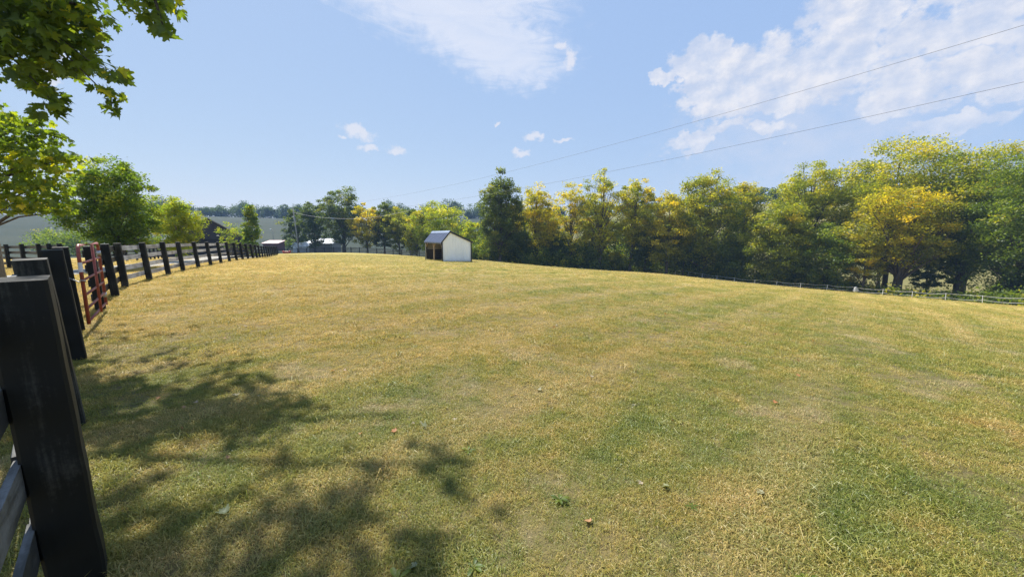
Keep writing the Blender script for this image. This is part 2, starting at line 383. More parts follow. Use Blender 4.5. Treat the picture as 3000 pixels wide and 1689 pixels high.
# ---------------------------------------------------------------- terrain
CTRL = np.array([
    (0, 0, 0), (4, -6, 0), (-6, -6, 0.05), (-3.6, 3, 0.0), (-7.2, 6.4, -0.02), (-12.1, 12, -0.04), (-15.6, 18.2, -0.09), (-19.8, 26.9, -0.25), (-25.2, 38, -0.67),
    (-36.4, 60, -1.42), (-53.7, 98, -2.95), (-42, 95, -2.55), (-32.5, 92, -2.7), (-19.6, 85, -3.1), (0, 75, -3.75), (13.9, 78, -5.35),
    (-6.75, 37.3, -0.96), (-4.0, 38.8, -1.06), (-9.5, 42.6, -1.12), (-7, 44, -1.2), (34, 80, -6.65), (38.5, 69.6, -6.85), (44, 61.6, -6.85), (50.7, 55.2, -6.95), (53.4, 40.6, -5.95),
    (56, 25, -4.9), (55, 5, -4.0), (40, -20, -2.0), (12, 6, -0.75), (6, 4, -0.20), (0, 20, -0.32), (20, 25, -2.2), (20, 50, -3.75), (0, 55, -2.45), (16.5, 39, -2.65), (27, 30, -3.2), (35, 30, -4.0), (8, 60, -3.7), (26, 66, -5.0), (10, 30, -1.45), (0, 36, -1.15), (9, 42, -2.3), (-20, 62, -1.7),
    (-21, 20, -0.2), (-40, 20, -0.4), (-29, 40, -0.85), (-47, 60, -1.7), (-60, 40, -1.2), (-75, 95, -3.2), (-40, -20, 0.3), (-10, -40, 0.4), (-65, 0, 0),
    (-10, 100, -5.0), (10, 95, -7.6), (30, 97, -9.3), (47, 87, -9.4), (57, 74, -9.0), (64, 58, -8.7), (68, 40, -8.0), (75, 15, -7.0), (-35, 112, -4.0), (-60, 120, -3.6), (80, 60, -9.3), (60, 90, -9.6)], float)
def _tps():
    P = CTRL[:, :2]; n = len(P); d = np.linalg.norm(P[:, None] - P[None], axis=-1)
    K = np.where(d > 0, d * d * np.log(d + 1e-12), 0) + np.eye(n) * 3.0
    A = np.zeros((n + 3, n + 3)); A[:n, :n] = K; A[:n, n] = 1; A[:n, n + 1:] = P; A[n, :n] = 1; A[n + 1:, :n] = P.T
    return np.linalg.solve(A, np.concatenate([CTRL[:, 2], np.zeros(3)]))
_W = _tps()
HAZ = np.array([-180, -120, -90, -60, -40, -30, -18, -8, 0, 10, 20, 30, 40, 55, 75, 100, 140, 180.])
HR0 = np.array([120, 120, 120, 130, 150, 150, 145, 135, 112, 100, 98, 95, 90, 88, 90, 100, 110, 120.])
HR1 = np.array([400, 400, 400, 390, 390, 380, 360, 330, 310, 290, 270, 240, 225, 220, 220, 280, 380, 400.])
HZ0 = np.array([-1, -1, -2, -4, -4, -4, -4.5, -5, -7, -9, -9.6, -9.6, -9.4, -9.2, -8, -5, -2, -1.])
HZ1 = np.array([10, 10, 12, 14, 16, 15.5, 15, 15, 14, 15, 16.5, 17.5, 15, 12, 10, 10, 10, 10.])
def height(x, y):
    x = np.asarray(x, float); y = np.asarray(y, float); sh = x.shape; x = x.ravel(); y = y.ravel()
    r = np.hypot(x, y) + 1e-9; k = np.minimum(1, 130 / r); px, py = x * k, y * k
    z = np.empty(len(x)); P = CTRL[:, :2]; n = len(P)
    for s in range(0, len(x), 40000):
        e = slice(s, s + 40000); d2 = (px[e, None] - P[None, :, 0]) ** 2 + (py[e, None] - P[None, :, 1]) ** 2
        U = np.where(d2 > 0, 0.5 * d2 * np.log(d2 + 1e-12), 0)
        z[e] = U @ _W[:n] + _W[n] + _W[n + 1] * px[e] + _W[n + 2] * py[e]
    az = np.degrees(np.arctan2(x, y))
    r0, r1, z0, z1 = (np.interp(az, HAZ, h) for h in (HR0, HR1, HZ0, HZ1))
    t = np.clip((r - r0) / (r1 - r0), 0, 1); t = t * t * (3 - 2 * t)
    hill = z0 + (z1 - z0) * t + np.where(r > r1, -(r - r1) * 0.02, 0) + 1.2 * np.sin(x * 0.021 + 1) * np.cos(y * 0.017) * t
    w = np.clip((r - (r0 - 6)) / 45, 0, 1); w = w * w * (3 - 2 * w)
    z = z * (1 - w) + hill * w
    z += 0.02 * np.sin(x * 1.3 + 0.4 * np.sin(y)) * np.sin(y * 1.1 + 0.7) * np.clip(40 - r, 0, 40) / 40
    return z.reshape(sh)
def hz(x, y): return float(height(np.array([x]), np.array([y]))[0])

def build_ground():
    n = 330; u = np.linspace(-1, 1, n + 1); b = 6.4; a = 1000 / math.sinh(b)
    g = a * np.sinh(b * u); X, Y = np.meshgrid(g, g + 0.0, indexing='xy')
    Z = height(X, Y); V = np.stack([X, Y, Z], -1).reshape(-1, 3)
    i = np.arange(n)[:, None] * (n + 1) + np.arange(n)[None, :]
    Fq = np.stack([i, i + 1, i + n + 2, i + n + 1], -1).reshape(-1, 4)
    o = link('ground', np_mesh('ground', V, Fq, smooth=True), None, M_GROUND)
    return tag(o, 'mown pasture of dry and green grass, sloping down to the creek trees', 'ground', kind='structure')
build_ground()

def ribbon(name, pts, width, mat, lift, label):
    P = np.array(pts, float); s = np.r_[0, np.cumsum(np.linalg.norm(np.diff(P, axis=0), axis=1))]
    q = np.linspace(0, s[-1], int(s[-1] / 0.8) + 2); C = np.stack([np.interp(q, s, P[:, k]) for k in (0, 1)], -1)
    W = np.interp(q, s, width); T = np.gradient(C, axis=0); T /= np.linalg.norm(T, axis=1, keepdims=True); N = np.stack([-T[:, 1], T[:, 0]], -1)
    m = 9; c = np.linspace(-0.5, 0.5, m); rr = np.random.default_rng(3)
    X = C[:, None, :] + N[:, None, :] * (W[:, None] * c[None, :])[..., None]
    X[:, 0] += N * rr.normal(0, 0.12, (len(q), 1)); X[:, -1] += N * rr.normal(0, 0.12, (len(q), 1))
    Z = height(X[..., 0], X[..., 1]) + lift + 0.03 * np.cos(c * math.pi)[None, :]
    Z[:, 0] -= 0.06; Z[:, -1] -= 0.06
    V = np.concatenate([X, Z[..., None]], -1).reshape(-1, 3)
    i = np.arange(len(q) - 1)[:, None] * m + np.arange(m - 1)[None, :]
    Fq = np.stack([i, i + 1, i + m + 1, i + m], -1).reshape(-1, 4)
    return tag(link(name, np_mesh(name, V, Fq, smooth=True), None, mat), label, 'drive', kind='structure')
def gravel_mat():
    m, t = new_mat('gravel'); pos = t.add('ShaderNodeNewGeometry').outputs['Position']
    n = t.noise(pos, 30.0, 4.0, 0.7); n2 = t.noise(pos, 0.9, 4.0, 0.6)
    c = t.mix(n, (0.26, 0.25, 0.23), (0.46, 0.44, 0.41)); c = t.mix(t.ss(n2, 0.55, 0.75), c, (0.30, 0.27, 0.17))
    out_surf(t, principled(t, c, 0.95, 0.2, 0, n, 0.8, 0.03)); return m
M_GRAVEL = gravel_mat()
ribbon('gravel_drive', [(-15, -4), (-17.5, 8), (-21, 19.5), (-24.5, 29), (-30.5, 40), (-37, 50), (-47, 58)], [3.0, 3.0, 3.0, 3.2, 5.0, 9.0, 12.0], M_GRAVEL, 0.035, 'pale gravel drive behind the plank fence leading to the barn')

# ---------------------------------------------------------------- plank fences
def post_mesh(w, h, seed, seg=8):
    r = np.random.default_rng(seed); hw = w / 2; b = 0.012
    ring = [(-hw + b, -hw), (hw - b, -hw), (hw, -hw + b), (hw, hw - b), (hw - b, hw), (-hw + b, hw), (-hw, hw - b), (-hw, -hw + b)]
    V = []; Fq = []
    for k in range(seg + 1):
        z = -0.35 + (h + 0.35) * k / seg; jx, jy = r.normal(0, 0.0011, 2); s = 1 + r.normal(0, 0.004)
        for (x, y) in ring:
            zz = z + (0.004 * (x + 0.4 * y) / hw if k == seg else 0)
            V.append((x * s + jx, y * s + jy, zz))
    for k in range(seg):
        for j in range(8): Fq.append((k * 8 + j, k * 8 + (j + 1) % 8, (k + 1) * 8 + (j + 1) % 8, (k + 1) * 8 + j))
    o = len(V); V.append((0, 0, h + 0.003))
    tris = [(seg * 8 + j, seg * 8 + (j + 1) % 8, o) for j in range(8)]
    me = bpy.data.meshes.new('post'); me.from_pydata(V, [], Fq + tris); me.update(); me.materials.append(M_POST); return me
POSTS = [post_mesh(0.155, 1.36, s) for s in range(5)]
POSTS_NEAR = [post_mesh(0.172, 1.385, 20 + s, 14) for s in range(5)]

def board(a, b, th, hgt, sag, seed):
    """a nailed-on board from a to b (lower edges), slightly bowed, as a local mesh around its middle"""
    a = Vector(a); b = Vector(b); mid = (a + b) / 2; d = b - a; L = d.length; r = random.Random(seed)
    ex = d.normalized(); ey = Vector((-ex.y, ex.x, 0)).normalized(); ez = ex.cross(ey)
    n = 4; V = []; Fq = []
    for k in range(n + 1):
        u = k / n; x = (u - 0.5) * L; dz = -sag * 4 * u * (1 - u) + r.uniform(-0.004, 0.004); dy = r.uniform(-0.004, 0.004)
        V += [(x, -th / 2 + dy, dz), (x, th / 2 + dy, dz), (x, th / 2 + dy, hgt + dz), (x, -th / 2 + dy, hgt + dz)]
    for k in range(n):
        for j in range(4): Fq.append((4 * k + j, 4 * k + (j + 1) % 4, 4 * k + 4 + (j + 1) % 4, 4 * k + 4 + j))
    Fq += [(3, 2, 1, 0), (4 * n, 4 * n + 1, 4 * n + 2, 4 * n + 3)]
    me = bpy.data.meshes.new('rail'); me.from_pydata(V, [], Fq); me.update()
    return me, Matrix(((ex.x, ey.x, ez.x, mid.x), (ex.y, ey.y, ez.y, mid.y), (ex.z, ey.z, ez.z, mid.z), (0, 0, 0, 1)))

def fence(pts, label, rails=(0.20, 0.51, 0.82, 1.13), side=1, lean=(0, 0), rail_mat=None, group=None, seedo=0, scale_h=1.0, posts=None):
    """side +1: boards nailed to the left of the walking direction"""
    P = [(x, y, hz(x, y)) for x, y in pts]
    root = empty('plank_fence', P[0], label, 'fence', group)
    inv = Matrix.Translation(-Vector(P[0])); r = random.Random(100 + seedo)
    n = len(P); dirs = []
    for i in range(n):
        a, b = P[max(0, i - 1)], P[min(n - 1, i + 1)]; d = Vector((b[0] - a[0], b[1] - a[1], 0)).normalized(); dirs.append(d)
    leans = []
    for i in range(n):
        u = i / max(1, n - 1); leans.append(R(lean[0] + (lean[1] - lean[0]) * min(1, u * 3) + r.uniform(-0.7, 0.7)))
    for i in range(n):
        d = dirs[i]; nl = Vector((-d.y, d.x, 0)) * side
        o = link('post', (posts or POSTS)[i % 5], root); M = Matrix.Translation(P[i]) @ Matrix.Rotation(leans[i], 4, Vector((nl.y, -nl.x, 0)) * -1) @ Matrix.Rotation(math.atan2(d.y, d.x) + r.uniform(-0.03, 0.03), 4, 'Z')
        if scale_h != 1: M = M @ Matrix.Diagonal((1, 1, scale_h, 1))
        o.matrix_local = inv @ M
    for i in range(n - 1):
        for k, z in enumerate(rails):
            ends = []
            for q in (i, i + 1):
                d = dirs[q]; nl = Vector((-d.y, d.x, 0)) * side; lx = math.tan(leans[q])
                ends.append(Vector(P[q]) + nl * (0.0825 + 0.015 + lx * z) + Vector((0, 0, z + r.uniform(-0.008, 0.008))))
            ex = (ends[1] - ends[0]).normalized() * -0.006
            me, M = board(ends[0] - ex * -1, ends[1] + ex, 0.026, 0.145, r.uniform(0, 0.012), i * 7 + k)
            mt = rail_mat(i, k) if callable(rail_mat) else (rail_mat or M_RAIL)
            me.materials.append(mt); o = link('rail', me, root); o.matrix_local = inv @ M
    return root
def resample(pts, step):
    P = np.array(pts, float); s = np.r_[0, np.cumsum(np.linalg.norm(np.diff(P, axis=0), axis=1))]
    n = max(1, round(s[-1] / step)); q = np.linspace(0, s[-1], n + 1)
    return list(zip(np.interp(q, s, P[:, 0]), np.interp(q, s, P[:, 1])))

near_pts = [(-0.20, -0.16), (-1.97, 1.56), (-3.69, 3.03), (-5.50, 4.70), (-7.22, 6.24)]
fence(near_pts, 'black four-rail plank fence passing right beside the camera, up to the red gate', lean=(1, 2), seedo=1, rail_mat=M_RAILM, posts=POSTS_NEAR)
long_pts = resample([(-8.78, 8.08), (-12.09, 11.95), (-15.6, 18.19), (-19.77, 26.89), (-25.18, 38.04), (-36.4, 59.9)], 2.5)
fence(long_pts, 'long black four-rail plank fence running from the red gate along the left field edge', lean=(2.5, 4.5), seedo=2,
      rail_mat=lambda i, k: M_RAILD if (i < 2 or i >= 9) else M_RAIL)  # middle bays get the rail colour lightened for grazing light
fence(resample([(-75, 99), (-53.7, 98), (-42, 95.5), (-32.5, 92), (-19.6, 85.5), (-12, 80.5)], 2.6), 'far dark plank fence under the trees at the back of the field', rail_mat=M_RAILD, side=-1, seedo=3)
fence(resample([(-40, 27), (-30, 22.6), (-24.2, 19.9), (-20.5, 17.5)], 2.5), 'dark plank fence behind the gate, left of the gravel drive', rail_mat=M_RAILD, side=1, seedo=4)
fence(resample([(-33, 31), (-38, 40), (-45.5, 50.5)], 2.6), 'dark plank fence in front of the black barn, beyond the gravel drive', rail_mat=M_RAILD, side=1, seedo=5)

# ---------------------------------------------------------------- red gate
M_RED = simple_mat('red gate enamel', (0.25, 0.050, 0.034), 0.42, 0.5, 0, 0.42, 11.0, 0.2)
M_STICK = simple_mat('white sticker', (0.72, 0.72, 0.74), 0.5, 0.4, 0, 0.06, 30.0, 0.02)
M_GALV = simple_mat('galvanised steel', (0.42, 0.43, 0.44), 0.4, 0.5, 0.8, 0.15, 12.0, 0.1)
M_INK = simple_mat('grey print', (0.12, 0.12, 0.13), 0.6, 0.3, 0, 0.1, 20, 0.0)
def build_gate():
    a = Vector((-6.88, 6.12, 0)); b = Vector((-8.46, 7.90, 0)); L = (b - a).length; z0 = hz(a.x, a.y)
    g = empty('tube_gate', (a.x, a.y, z0), 'red tubular steel gate with a white sticker, between two black fence posts', 'gate', rotz=math.atan2(b.y - a.y, b.x - a.x))
    r = 0.024; zb, zt, c = 0.15, 1.42, 0.13
    pts = [(0, 0, zb), (0, 0, zt - c)] + [(c - c * math.cos(t), 0, zt - c + c * math.sin(t)) for t in np.linspace(0.3, math.pi / 2, 5)] + \
          [(L - c + c * math.sin(t), 0, zt - c + c * math.cos(t)) for t in np.linspace(0, math.pi / 2 - 0.3, 5)] + [(L, 0, zt - c), (L, 0, zb)]
    m = MB(); m.tube(pts, r, 10); m.build('frame', M_RED, g, smooth=True)
    for z in (0.19, 0.40, 0.62, 0.86, 1.13):
        m = MB(); m.tube([(r * 0.6, 0, z), (L - r * 0.6, 0, z)], 0.019, 10); m.build('crossbar', M_RED, g, smooth=True)
    m = MB(); m.tube([(L * 0.56, -0.022, zb), (L * 0.56, -0.022, zt - 0.01)], 0.02, 10); m.build('upright', M_RED, g, smooth=True)
    m = MB(); m.tube([(0, 0, 1.0), (0, 0, 1.15)], 0.0262, 16, cap=False); st = m.build('sticker', M_STICK, g, smooth=True)
    m = MB(); 
    for z in (1.03, 1.06, 1.075): m.box((-0.014, -0.0275, z), (0.012, -0.0262, z + 0.008))
    m.build('printed_line', M_INK, st)
    for z in (0.36, 1.22):
        m = MB(); m.tube([(L - 0.01, 0, z), (L + 0.24, 0.06, z)], 0.011, 8); m.tube([(L, 0, z - 0.05), (L, 0, z + 0.05)], 0.030, 10); m.build('hinge', M_GALV, g, smooth=True)
    m = MB(); m.tube([(0.16, 0.16, 0.90), (0.10, 0.05, 0.83), (0.03, -0.03, 0.84), (-0.02, -0.03, 0.86), (-0.03, 0.03, 0.87)], 0.009, 6); m.build('latch_chain', M_GALV, g, smooth=True)
build_gate()

# ---------------------------------------------------------------- run-in shed
M_SIDING = simple_mat('white steel siding', (0.84, 0.86, 0.86), 0.45, 0.5, 0, 0.05, 1.2, 0.03)
def siding_mat():
    m, t = new_mat('white steel siding'); tc = t.add('ShaderNodeTexCoord').outputs['Object']
    st = t.noise(t.v('MULTIPLY', tc, (6, 6, 0.5)), 1.0, 5.0, 0.6); n = t.noise(tc, 1.3, 4.0, 0.6); x, y, z = t.sep(tc)
    c = t.mix(t.ss(st, 0.42, 0.75), (0.92, 0.94, 0.94), (0.84, 0.86, 0.85)); c = t.mix(t.m('MULTIPLY', t.ss(t.m('MULTIPLY_ADD', n, 0.5, z), 0.75, 0.30), 0.45), c, (0.50, 0.46, 0.36))
    out_surf(t, principled(t, c, 0.45, 0.5)); return m
M_SIDING = siding_mat()
M_TRIM = simple_mat('black steel trim', (0.018, 0.019, 0.026), 0.4, 0.5, 0, 0.2, 4.0, 0.05)
M_ROOF = simple_mat('blue-grey roof steel', (0.11, 0.125, 0.185), 0.30, 0.5, 0.35, 0.10, 2.0, 0.05)
M_CAP = simple_mat('bright ridge cap', (0.42, 0.47, 0.56), 0.28, 0.5, 0.5, 0.1, 2.0, 0.03)
M_KICK = simple_mat('dark kick board', (0.065, 0.052, 0.045), 0.8, 0.2, 0, 0.3, 5.0, 0.3)
M_PINE = simple_mat('bare pine', (0.42, 0.32, 0.22), 0.75, 0.3, 0, 0.2, 6.0, 0.2)
M_INSIDE = simple_mat('unpainted inner lining', (0.36, 0.33, 0.29), 0.8, 0.2, 0, 0.15, 4.0, 0.1)
def build_shed():
    """local x across the gable (0 = open front), y along the ridge away from the viewer"""
    ang = math.atan2(0.465, 0.885); z0 = hz(-5.9, 39.5) - 0.02
    s = empty('run_in_shed', (-6.75, 37.3, z0), 'white run-in horse shed with black trim and blue-grey metal roof, open to the left', 'shed', rotz=ang)
    W, L, e, ap, ax = 3.0, 6.0, 2.05, 3.0, 0.82
    def top(x): return e + (ap - e) * x / ax if x < ax else ap + (e - 0.02 - ap) * (x - ax) / (W - ax)
    def gable(y, out):
        n = 15; V = []; Fq = []; k = 0
        for i in range(n):
            xa = W * i / n; xb = W * (i + 1) / n; rb = xa + 0.028
            for x, d in ((xa, 0.018), (rb, 0.018), (rb + 0.012, 0.0), (xb - 0.012, 0.0)):
                V += [(x, y + out * d, -0.15), (x, y + out * d, top(min(x, W)))]
        V += [(W, y + out * 0.018, -0.15), (W, y + out * 0.018, top(W))]
        for i in range(len(V) // 2 - 1): Fq.append((2 * i, 2 * i + 2, 2 * i + 3, 2 * i + 1) if out < 0 else (2 * i, 2 * i + 1, 2 * i + 3, 2 * i + 2))
        m = MB(); m.poly(V, Fq); m.build('gable_wall', M_SIDING, s)
        m = MB(); m.prism([(0.05, -0.15), (W - 0.05, -0.15), (W - 0.05, top(W) - 0.03), (ax, ap - 0.04), (0.05, e - 0.02)], min(y - out * 0.02, y - out * 0.05), max(y - out * 0.02, y - out * 0.05)); m.build('inner_lining', M_INSIDE, s)
    gable(0.0, -1); gable(L, 1)
    m = MB(); m.box((W - 0.03, 0.03, -0.15), (W, L - 0.03, e - 0.03)); m.build('back_wall', M_SIDING, s)
    m = MB(); m.box((W - 0.07, 0.06, 1.05), (W - 0.034, L - 0.06, e - 0.05)); m.build('back_lining', M_INSIDE, s)
    for i in range(5):
        for (a, b) in (((W - 0.12, 0.06), (W - 0.075, L - 0.06)),):
            m = MB(); m.box((a[0], a[1], 0.02 + i * 0.225), (b[0], b[1], 0.225 + i * 0.225)); m.build('kick_board', M_KICK, s)
    for y in (0.055, L - 0.1):
        for i in range(5):
            m = MB(); m.box((0.12, y, 0.02 + i * 0.225), (W - 0.13, y + 0.045, 0.225 + i * 0.225)); m.build('kick_board', M_KICK, s)
    # studs against the back
    for y in (1.5, 3.0, 4.5):
        m = MB(); m.box((W - 0.16, y - 0.05, 0), (W - 0.122, y + 0.05, e - 0.06)); m.build('stud', M_KICK, s)
    # front frame
    for y, mt in ((0.13, M_TRIM), (L / 2, M_PINE), (L - 0.13, M_KICK)):
        m = MB(); m.box((0.02, y - 0.06, -0.2), (0.14, y + 0.06, e - 0.16)); m.build('post', mt, s)
    m = MB(); m.box((0.0, 0.04, e - 0.17), (0.12, L - 0.04, e - 0.02)); m.build('header_beam', M_KICK, s)
    for y, d in ((0.19, 1), (L / 2 - 0.06, -1), (L / 2 + 0.06, 1), (L - 0.19, -1)):
        m = MB(); m.beam((0.08, y, e - 0.62), (0.08, y + d * 0.42, e - 0.18), 0.05, 0.09, (1, 0, 0)); m.build('brace', M_PINE, s)
    # roof: two ribbed slopes
    def slope(xa, za, xb, zb, name):
        n = 12; V = []; Fq = []; y0, y1 = -0.10, L + 0.10
        nx, nz = -(zb - za), (xb - xa); q = math.hypot(nx, nz); nx, nz = nx / q, nz / q
        if nz < 0: nx, nz = -nx, -nz
        for i in range(n):
            ya = y0 + (y1 - y0) * i / n; yb = y0 + (y1 - y0) * (i + 1) / n
            for y, d in ((ya, 0.03), (ya + 0.04, 0.03), (ya + 0.055, 0.005), (yb - 0.015, 0.005)):
                V += [(xa + nx * d, y, za + nz * d), (xb + nx * d, y, zb + nz * d)]
        V += [(xa + nx * 0.03, y1, za + nz * 0.03), (xb + nx * 0.03, y1, zb + nz * 0.03)]
        for i in range(len(V) // 2 - 1): Fq.append((2 * i, 2 * i + 1, 2 * i + 3, 2 * i + 2))
        m = MB(); m.poly(V, Fq)
        m.prism([(xa, za - 0.05), (xb, zb - 0.05), (xb, zb), (xa, za)], y0 + 0.03, y1 - 0.03)
        return m.build(name, M_ROOF, s)
    fs = (ap - e) / ax; bs = (ap - e + 0.02) / (W - ax)
    slope(-0.12, e + 0.05 - 0.12 * fs, ax, ap + 0.05, 'roof_panel'); slope(W + 0.16, e + 0.03 - 0.16 * bs, ax, ap + 0.05, 'roof_panel')
    m = MB(); m.prism([(ax - 0.17, ap + 0.095 - 0.17 * fs), (ax, ap + 0.115), (ax + 0.17, ap + 0.095 - 0.17 * bs), (ax, ap + 0.085)], -0.11, L + 0.11); m.build('ridge_cap', M_CAP, s)
    # black trim on the near and far gable
    for y, d in ((-0.022, -1), (L + 0.022, 1)):
        ya, yb = sorted((y, y + d * 0.03))
        m = MB(); m.prism([(-0.05, -0.16), (0.07, -0.16), (0.07, top(0.07) - 0.02), (-0.05, e - 0.04)], ya, yb); m.build('corner_trim', M_TRIM, s)
        m = MB(); m.prism([(W - 0.06, -0.16), (W + 0.05, -0.16), (W + 0.05, e - 0.09), (W - 0.06, top(W - 0.06) - 0.05)], ya, yb); m.build('corner_trim', M_TRIM, s)
        ya, yb = sorted((y + d * 0.002, y + d * 0.085))
        m = MB(); m.prism([(-0.13, e - 0.12 * fs - 0.09), (ax, ap - 0.10), (ax, ap + 0.04), (-0.13, e - 0.12 * fs + 0.04)], ya, yb); m.build('rake_trim', M_TRIM, s)
        m = MB(); m.prism([(ax + 0.001, ap - 0.10), (W + 0.17, e - 0.16 * bs - 0.11), (W + 0.17, e - 0.16 * bs + 0.03), (ax + 0.001, ap + 0.04)], ya, yb); m.build('rake_trim', M_TRIM, s)
        ya, yb = sorted((y + d * 0.001, y + d * 0.045))
        m = MB(); m.box((0.071, ya, -0.17), (W - 0.061, yb, 0.07)); m.build('base_trim', M_TRIM, s)
    m = MB(); m.box((-0.14, -0.09, e - 0.12 * fs - 0.07), (-0.11, L + 0.09, e - 0.12 * fs + 0.035)); m.build('eave_trim', M_ROOF, s)
build_shed()

# ---------------------------------------------------------------- farm buildings
M_BARN = simple_mat('black barn boards', (0.022, 0.022, 0.032), 0.75, 0.3, 0, 0.25, 0.8, 0.2)
M_BROOF = simple_mat('grey barn roof', (0.22, 0.23, 0.25), 0.5, 0.5, 0.3, 0.1, 0.5, 0.05)
M_MAROON = simple_mat('maroon boards', (0.10, 0.028, 0.030), 0.7, 0.3, 0, 0.2, 1.0, 0.1)
M_PINK = simple_mat('faded red roof steel', (0.36, 0.20, 0.21), 0.55, 0.4, 0.0, 0.1, 1.0, 0.05)
M_WHITEB = simple_mat('white painted siding', (0.74, 0.76, 0.80), 0.6, 0.4, 0, 0.05, 1.0, 0.05)
M_SHADEW = simple_mat('shade-grey white siding', (0.24, 0.235, 0.225), 0.8, 0.2, 0, 0.2, 1.0, 0.1)  # white walls in shade: the shade is put into the colour as grey
M_WROOF = simple_mat('white roof steel', (0.72, 0.76, 0.80), 0.4, 0.5, 0, 0.08, 1.0, 0.05)
M_DARK = simple_mat('dark opening', (0.012, 0.012, 0.014), 0.8, 0.2, 0, 0.1, 1.0, 0)
M_LAMP = simple_mat('pale lamp housing', (0.65, 0.66, 0.66), 0.5, 0.4, 0, 0.05, 4, 0)
def gable_building(name, label, loc, rotz, W, L, e, ap, wall, roof, boards=0, extra=None):
    """gable end on local y=0 facing the viewer, ridge along y"""
    b = empty(name, (loc[0], loc[1], hz(*loc) - 0.1), label, 'building', rotz=rotz); h = W / 2
    m = MB(); m.prism([(-h, 0), (h, 0), (h, e), (0, ap), (-h, e)], 0, L); m.build('wall', wall, b)
    ov = 0.35; k = (ap - e) / h
    for sx in (-1, 1):
        m = MB(); m.prism([(sx * (h + ov), e - ov * k + 0.02), (sx * (h + ov), e - ov * k + 0.16), (0, ap + 0.16), (0, ap + 0.02)], -ov, L + ov); m.build('roof_panel', roof, b)
    if boards:
        for i in range(boards + 1):
            x = -h + W * i / boards; zt = ap - abs(x) * k
            m = MB(); m.box((x - 0.03, -0.035, 0), (x + 0.03, -0.002, zt - 0.05)); m.build('batten', wall, b)
    if extra: extra(b, W, L, e, ap)
    return b
def barn_extra(b, W, L, e, ap):
    m = MB(); m.box((-1.9, -0.09, 0.05), (1.9, -0.045, 3.0)); m.build('sliding_door', M_DARK, b)
    m = MB(); m.prism([(1.05, e + 0.62), (1.45, e + 0.62), (1.38, e + 0.78), (1.12, e + 0.78)], -0.22, -0.05); m.build('wall_lamp', M_LAMP, b)
gable_building('barn', 'black gabled barn half hidden behind the yellow-green tree', (-51.6, 66), R(43), 11.0, 18, 2.9, 6.5, M_BARN, M_BROOF, 16, barn_extra)
def shed_row(name, label, loc, rotz, W, D, hf, hb, wall, roof, posts=3):
    """low pent-roofed shelter, long side to the viewer"""
    b = empty(name, (loc[0], loc[1], hz(*loc) - 0.1), label, 'building', rotz=rotz)
    m = MB(); m.box((0, D - 0.08, 0), (W, D, hb)); m.build('back_wall', wall, b)
    for x in (0, W - 0.08):
        m = MB(); m.poly([(x, 0, 0), (x + 0.08, 0, 0), (x + 0.08, D - 0.09, 0), (x, D - 0.09, 0), (x, 0, hf), (x + 0.08, 0, hf), (x + 0.08, D - 0.09, hb), (x, D - 0.09, hb)],
                         [(0, 3, 2, 1), (4, 5, 6, 7), (0, 1, 5, 4), (1, 2, 6, 5), (2, 3, 7, 6), (3, 0, 4, 7)]); m.build('side_wall', wall, b)
    m = MB(); m.box((0.09, 0, 0.0), (W - 0.09, 0.06, hf - 0.15)); m.build('front_wall', wall, b)
    for i in range(posts):
        x = 0.3 + (W - 0.6) * i / (posts - 1); m = MB(); m.box((x - 0.08, -0.06, 0), (x + 0.08, -0.003, hf)); m.build('post', wall, b)
    o = 0.4; k = (hb - hf) / D
    m = MB(); m.poly([(-o, -o, hf - o * k + 0.02), (W + o, -o, hf - o * k + 0.02), (W + o, D + o, hb + o * k + 0.02), (-o, D + o, hb + o * k + 0.02), (-o, -o, hf - o * k + 0.16), (W + o, -o, hf - o * k + 0.16), (W + o, D + o, hb + o * k + 0.16), (-o, D + o, hb + o * k + 0.16)],
                     [(0, 3, 2, 1), (4, 5, 6, 7), (0, 1, 5, 4), (1, 2, 6, 5), (2, 3, 7, 6), (3, 0, 4, 7)]); m.build('roof_panel', roof, b)
    return b
shed_row('loafing_shed', 'low maroon shed with a pale red roof beyond the far fence', (-82.5, 128), R(-4), 5.2, 3.6, 2.5, 3.3, M_MAROON, M_PINK)
gable_building('garden_shed', 'small white gabled shed beside the utility pole beyond the far fence', (-63.0, 112.5), R(-28), 2.5, 3.4, 2.0, 2.95, M_WHITEB, M_WROOF)
shed_row('storage_building', 'long white building with shade-grey walls and white roof under the trees behind the far fence', (-63.5, 119), R(-6), 8.6, 5.0, 2.7, 3.9, M_SHADEW, M_WROOF, 4)

# ---------------------------------------------------------------- poles and wires
M_POLE = bark_mat('weathered pole', (0.24, 0.22, 0.18), (0.42, 0.40, 0.35))
M_WIRE = simple_mat('wire', (0.10, 0.10, 0.11), 0.6, 0.3, 0, 0.1, 1.0, 0)
M_CABLE = simple_mat('pale service cable', (0.34, 0.33, 0.30), 0.6, 0.3, 0, 0.1, 1.0, 0)
PX, PY = -54.6, 99.0
def build_pole():
    z = hz(PX, PY); p = empty('utility_pole', (PX, PY, z), 'tall weathered wooden utility pole leaning at the far fence', 'utility pole')
    m = MB(); top = Vector((-0.75, 0, 11.6)); m.tube([(0, 0, -0.5), tuple(top * 0.5), tuple(top)], [0.17, 0.15, 0.115], 10); m.build('shaft', M_POLE, p, smooth=True)
    m = MB(); m.tube([tuple(top * 0.985 + Vector((0, 0, 0.1))), tuple(top + Vector((0.0, 0, 0.45)))], 0.05, 8); m.build('insulator', M_GALV, p, smooth=True)
    for k in (0.86, 0.895):
        q = top * k; m = MB(); m.tube([(q.x, -0.1, q.z), (q.x, -0.3, q.z)], 0.045, 8); m.build('cable_bracket', M_GALV, p, smooth=True)
    return Vector((PX, PY, z)) + top
TOP = build_pole()
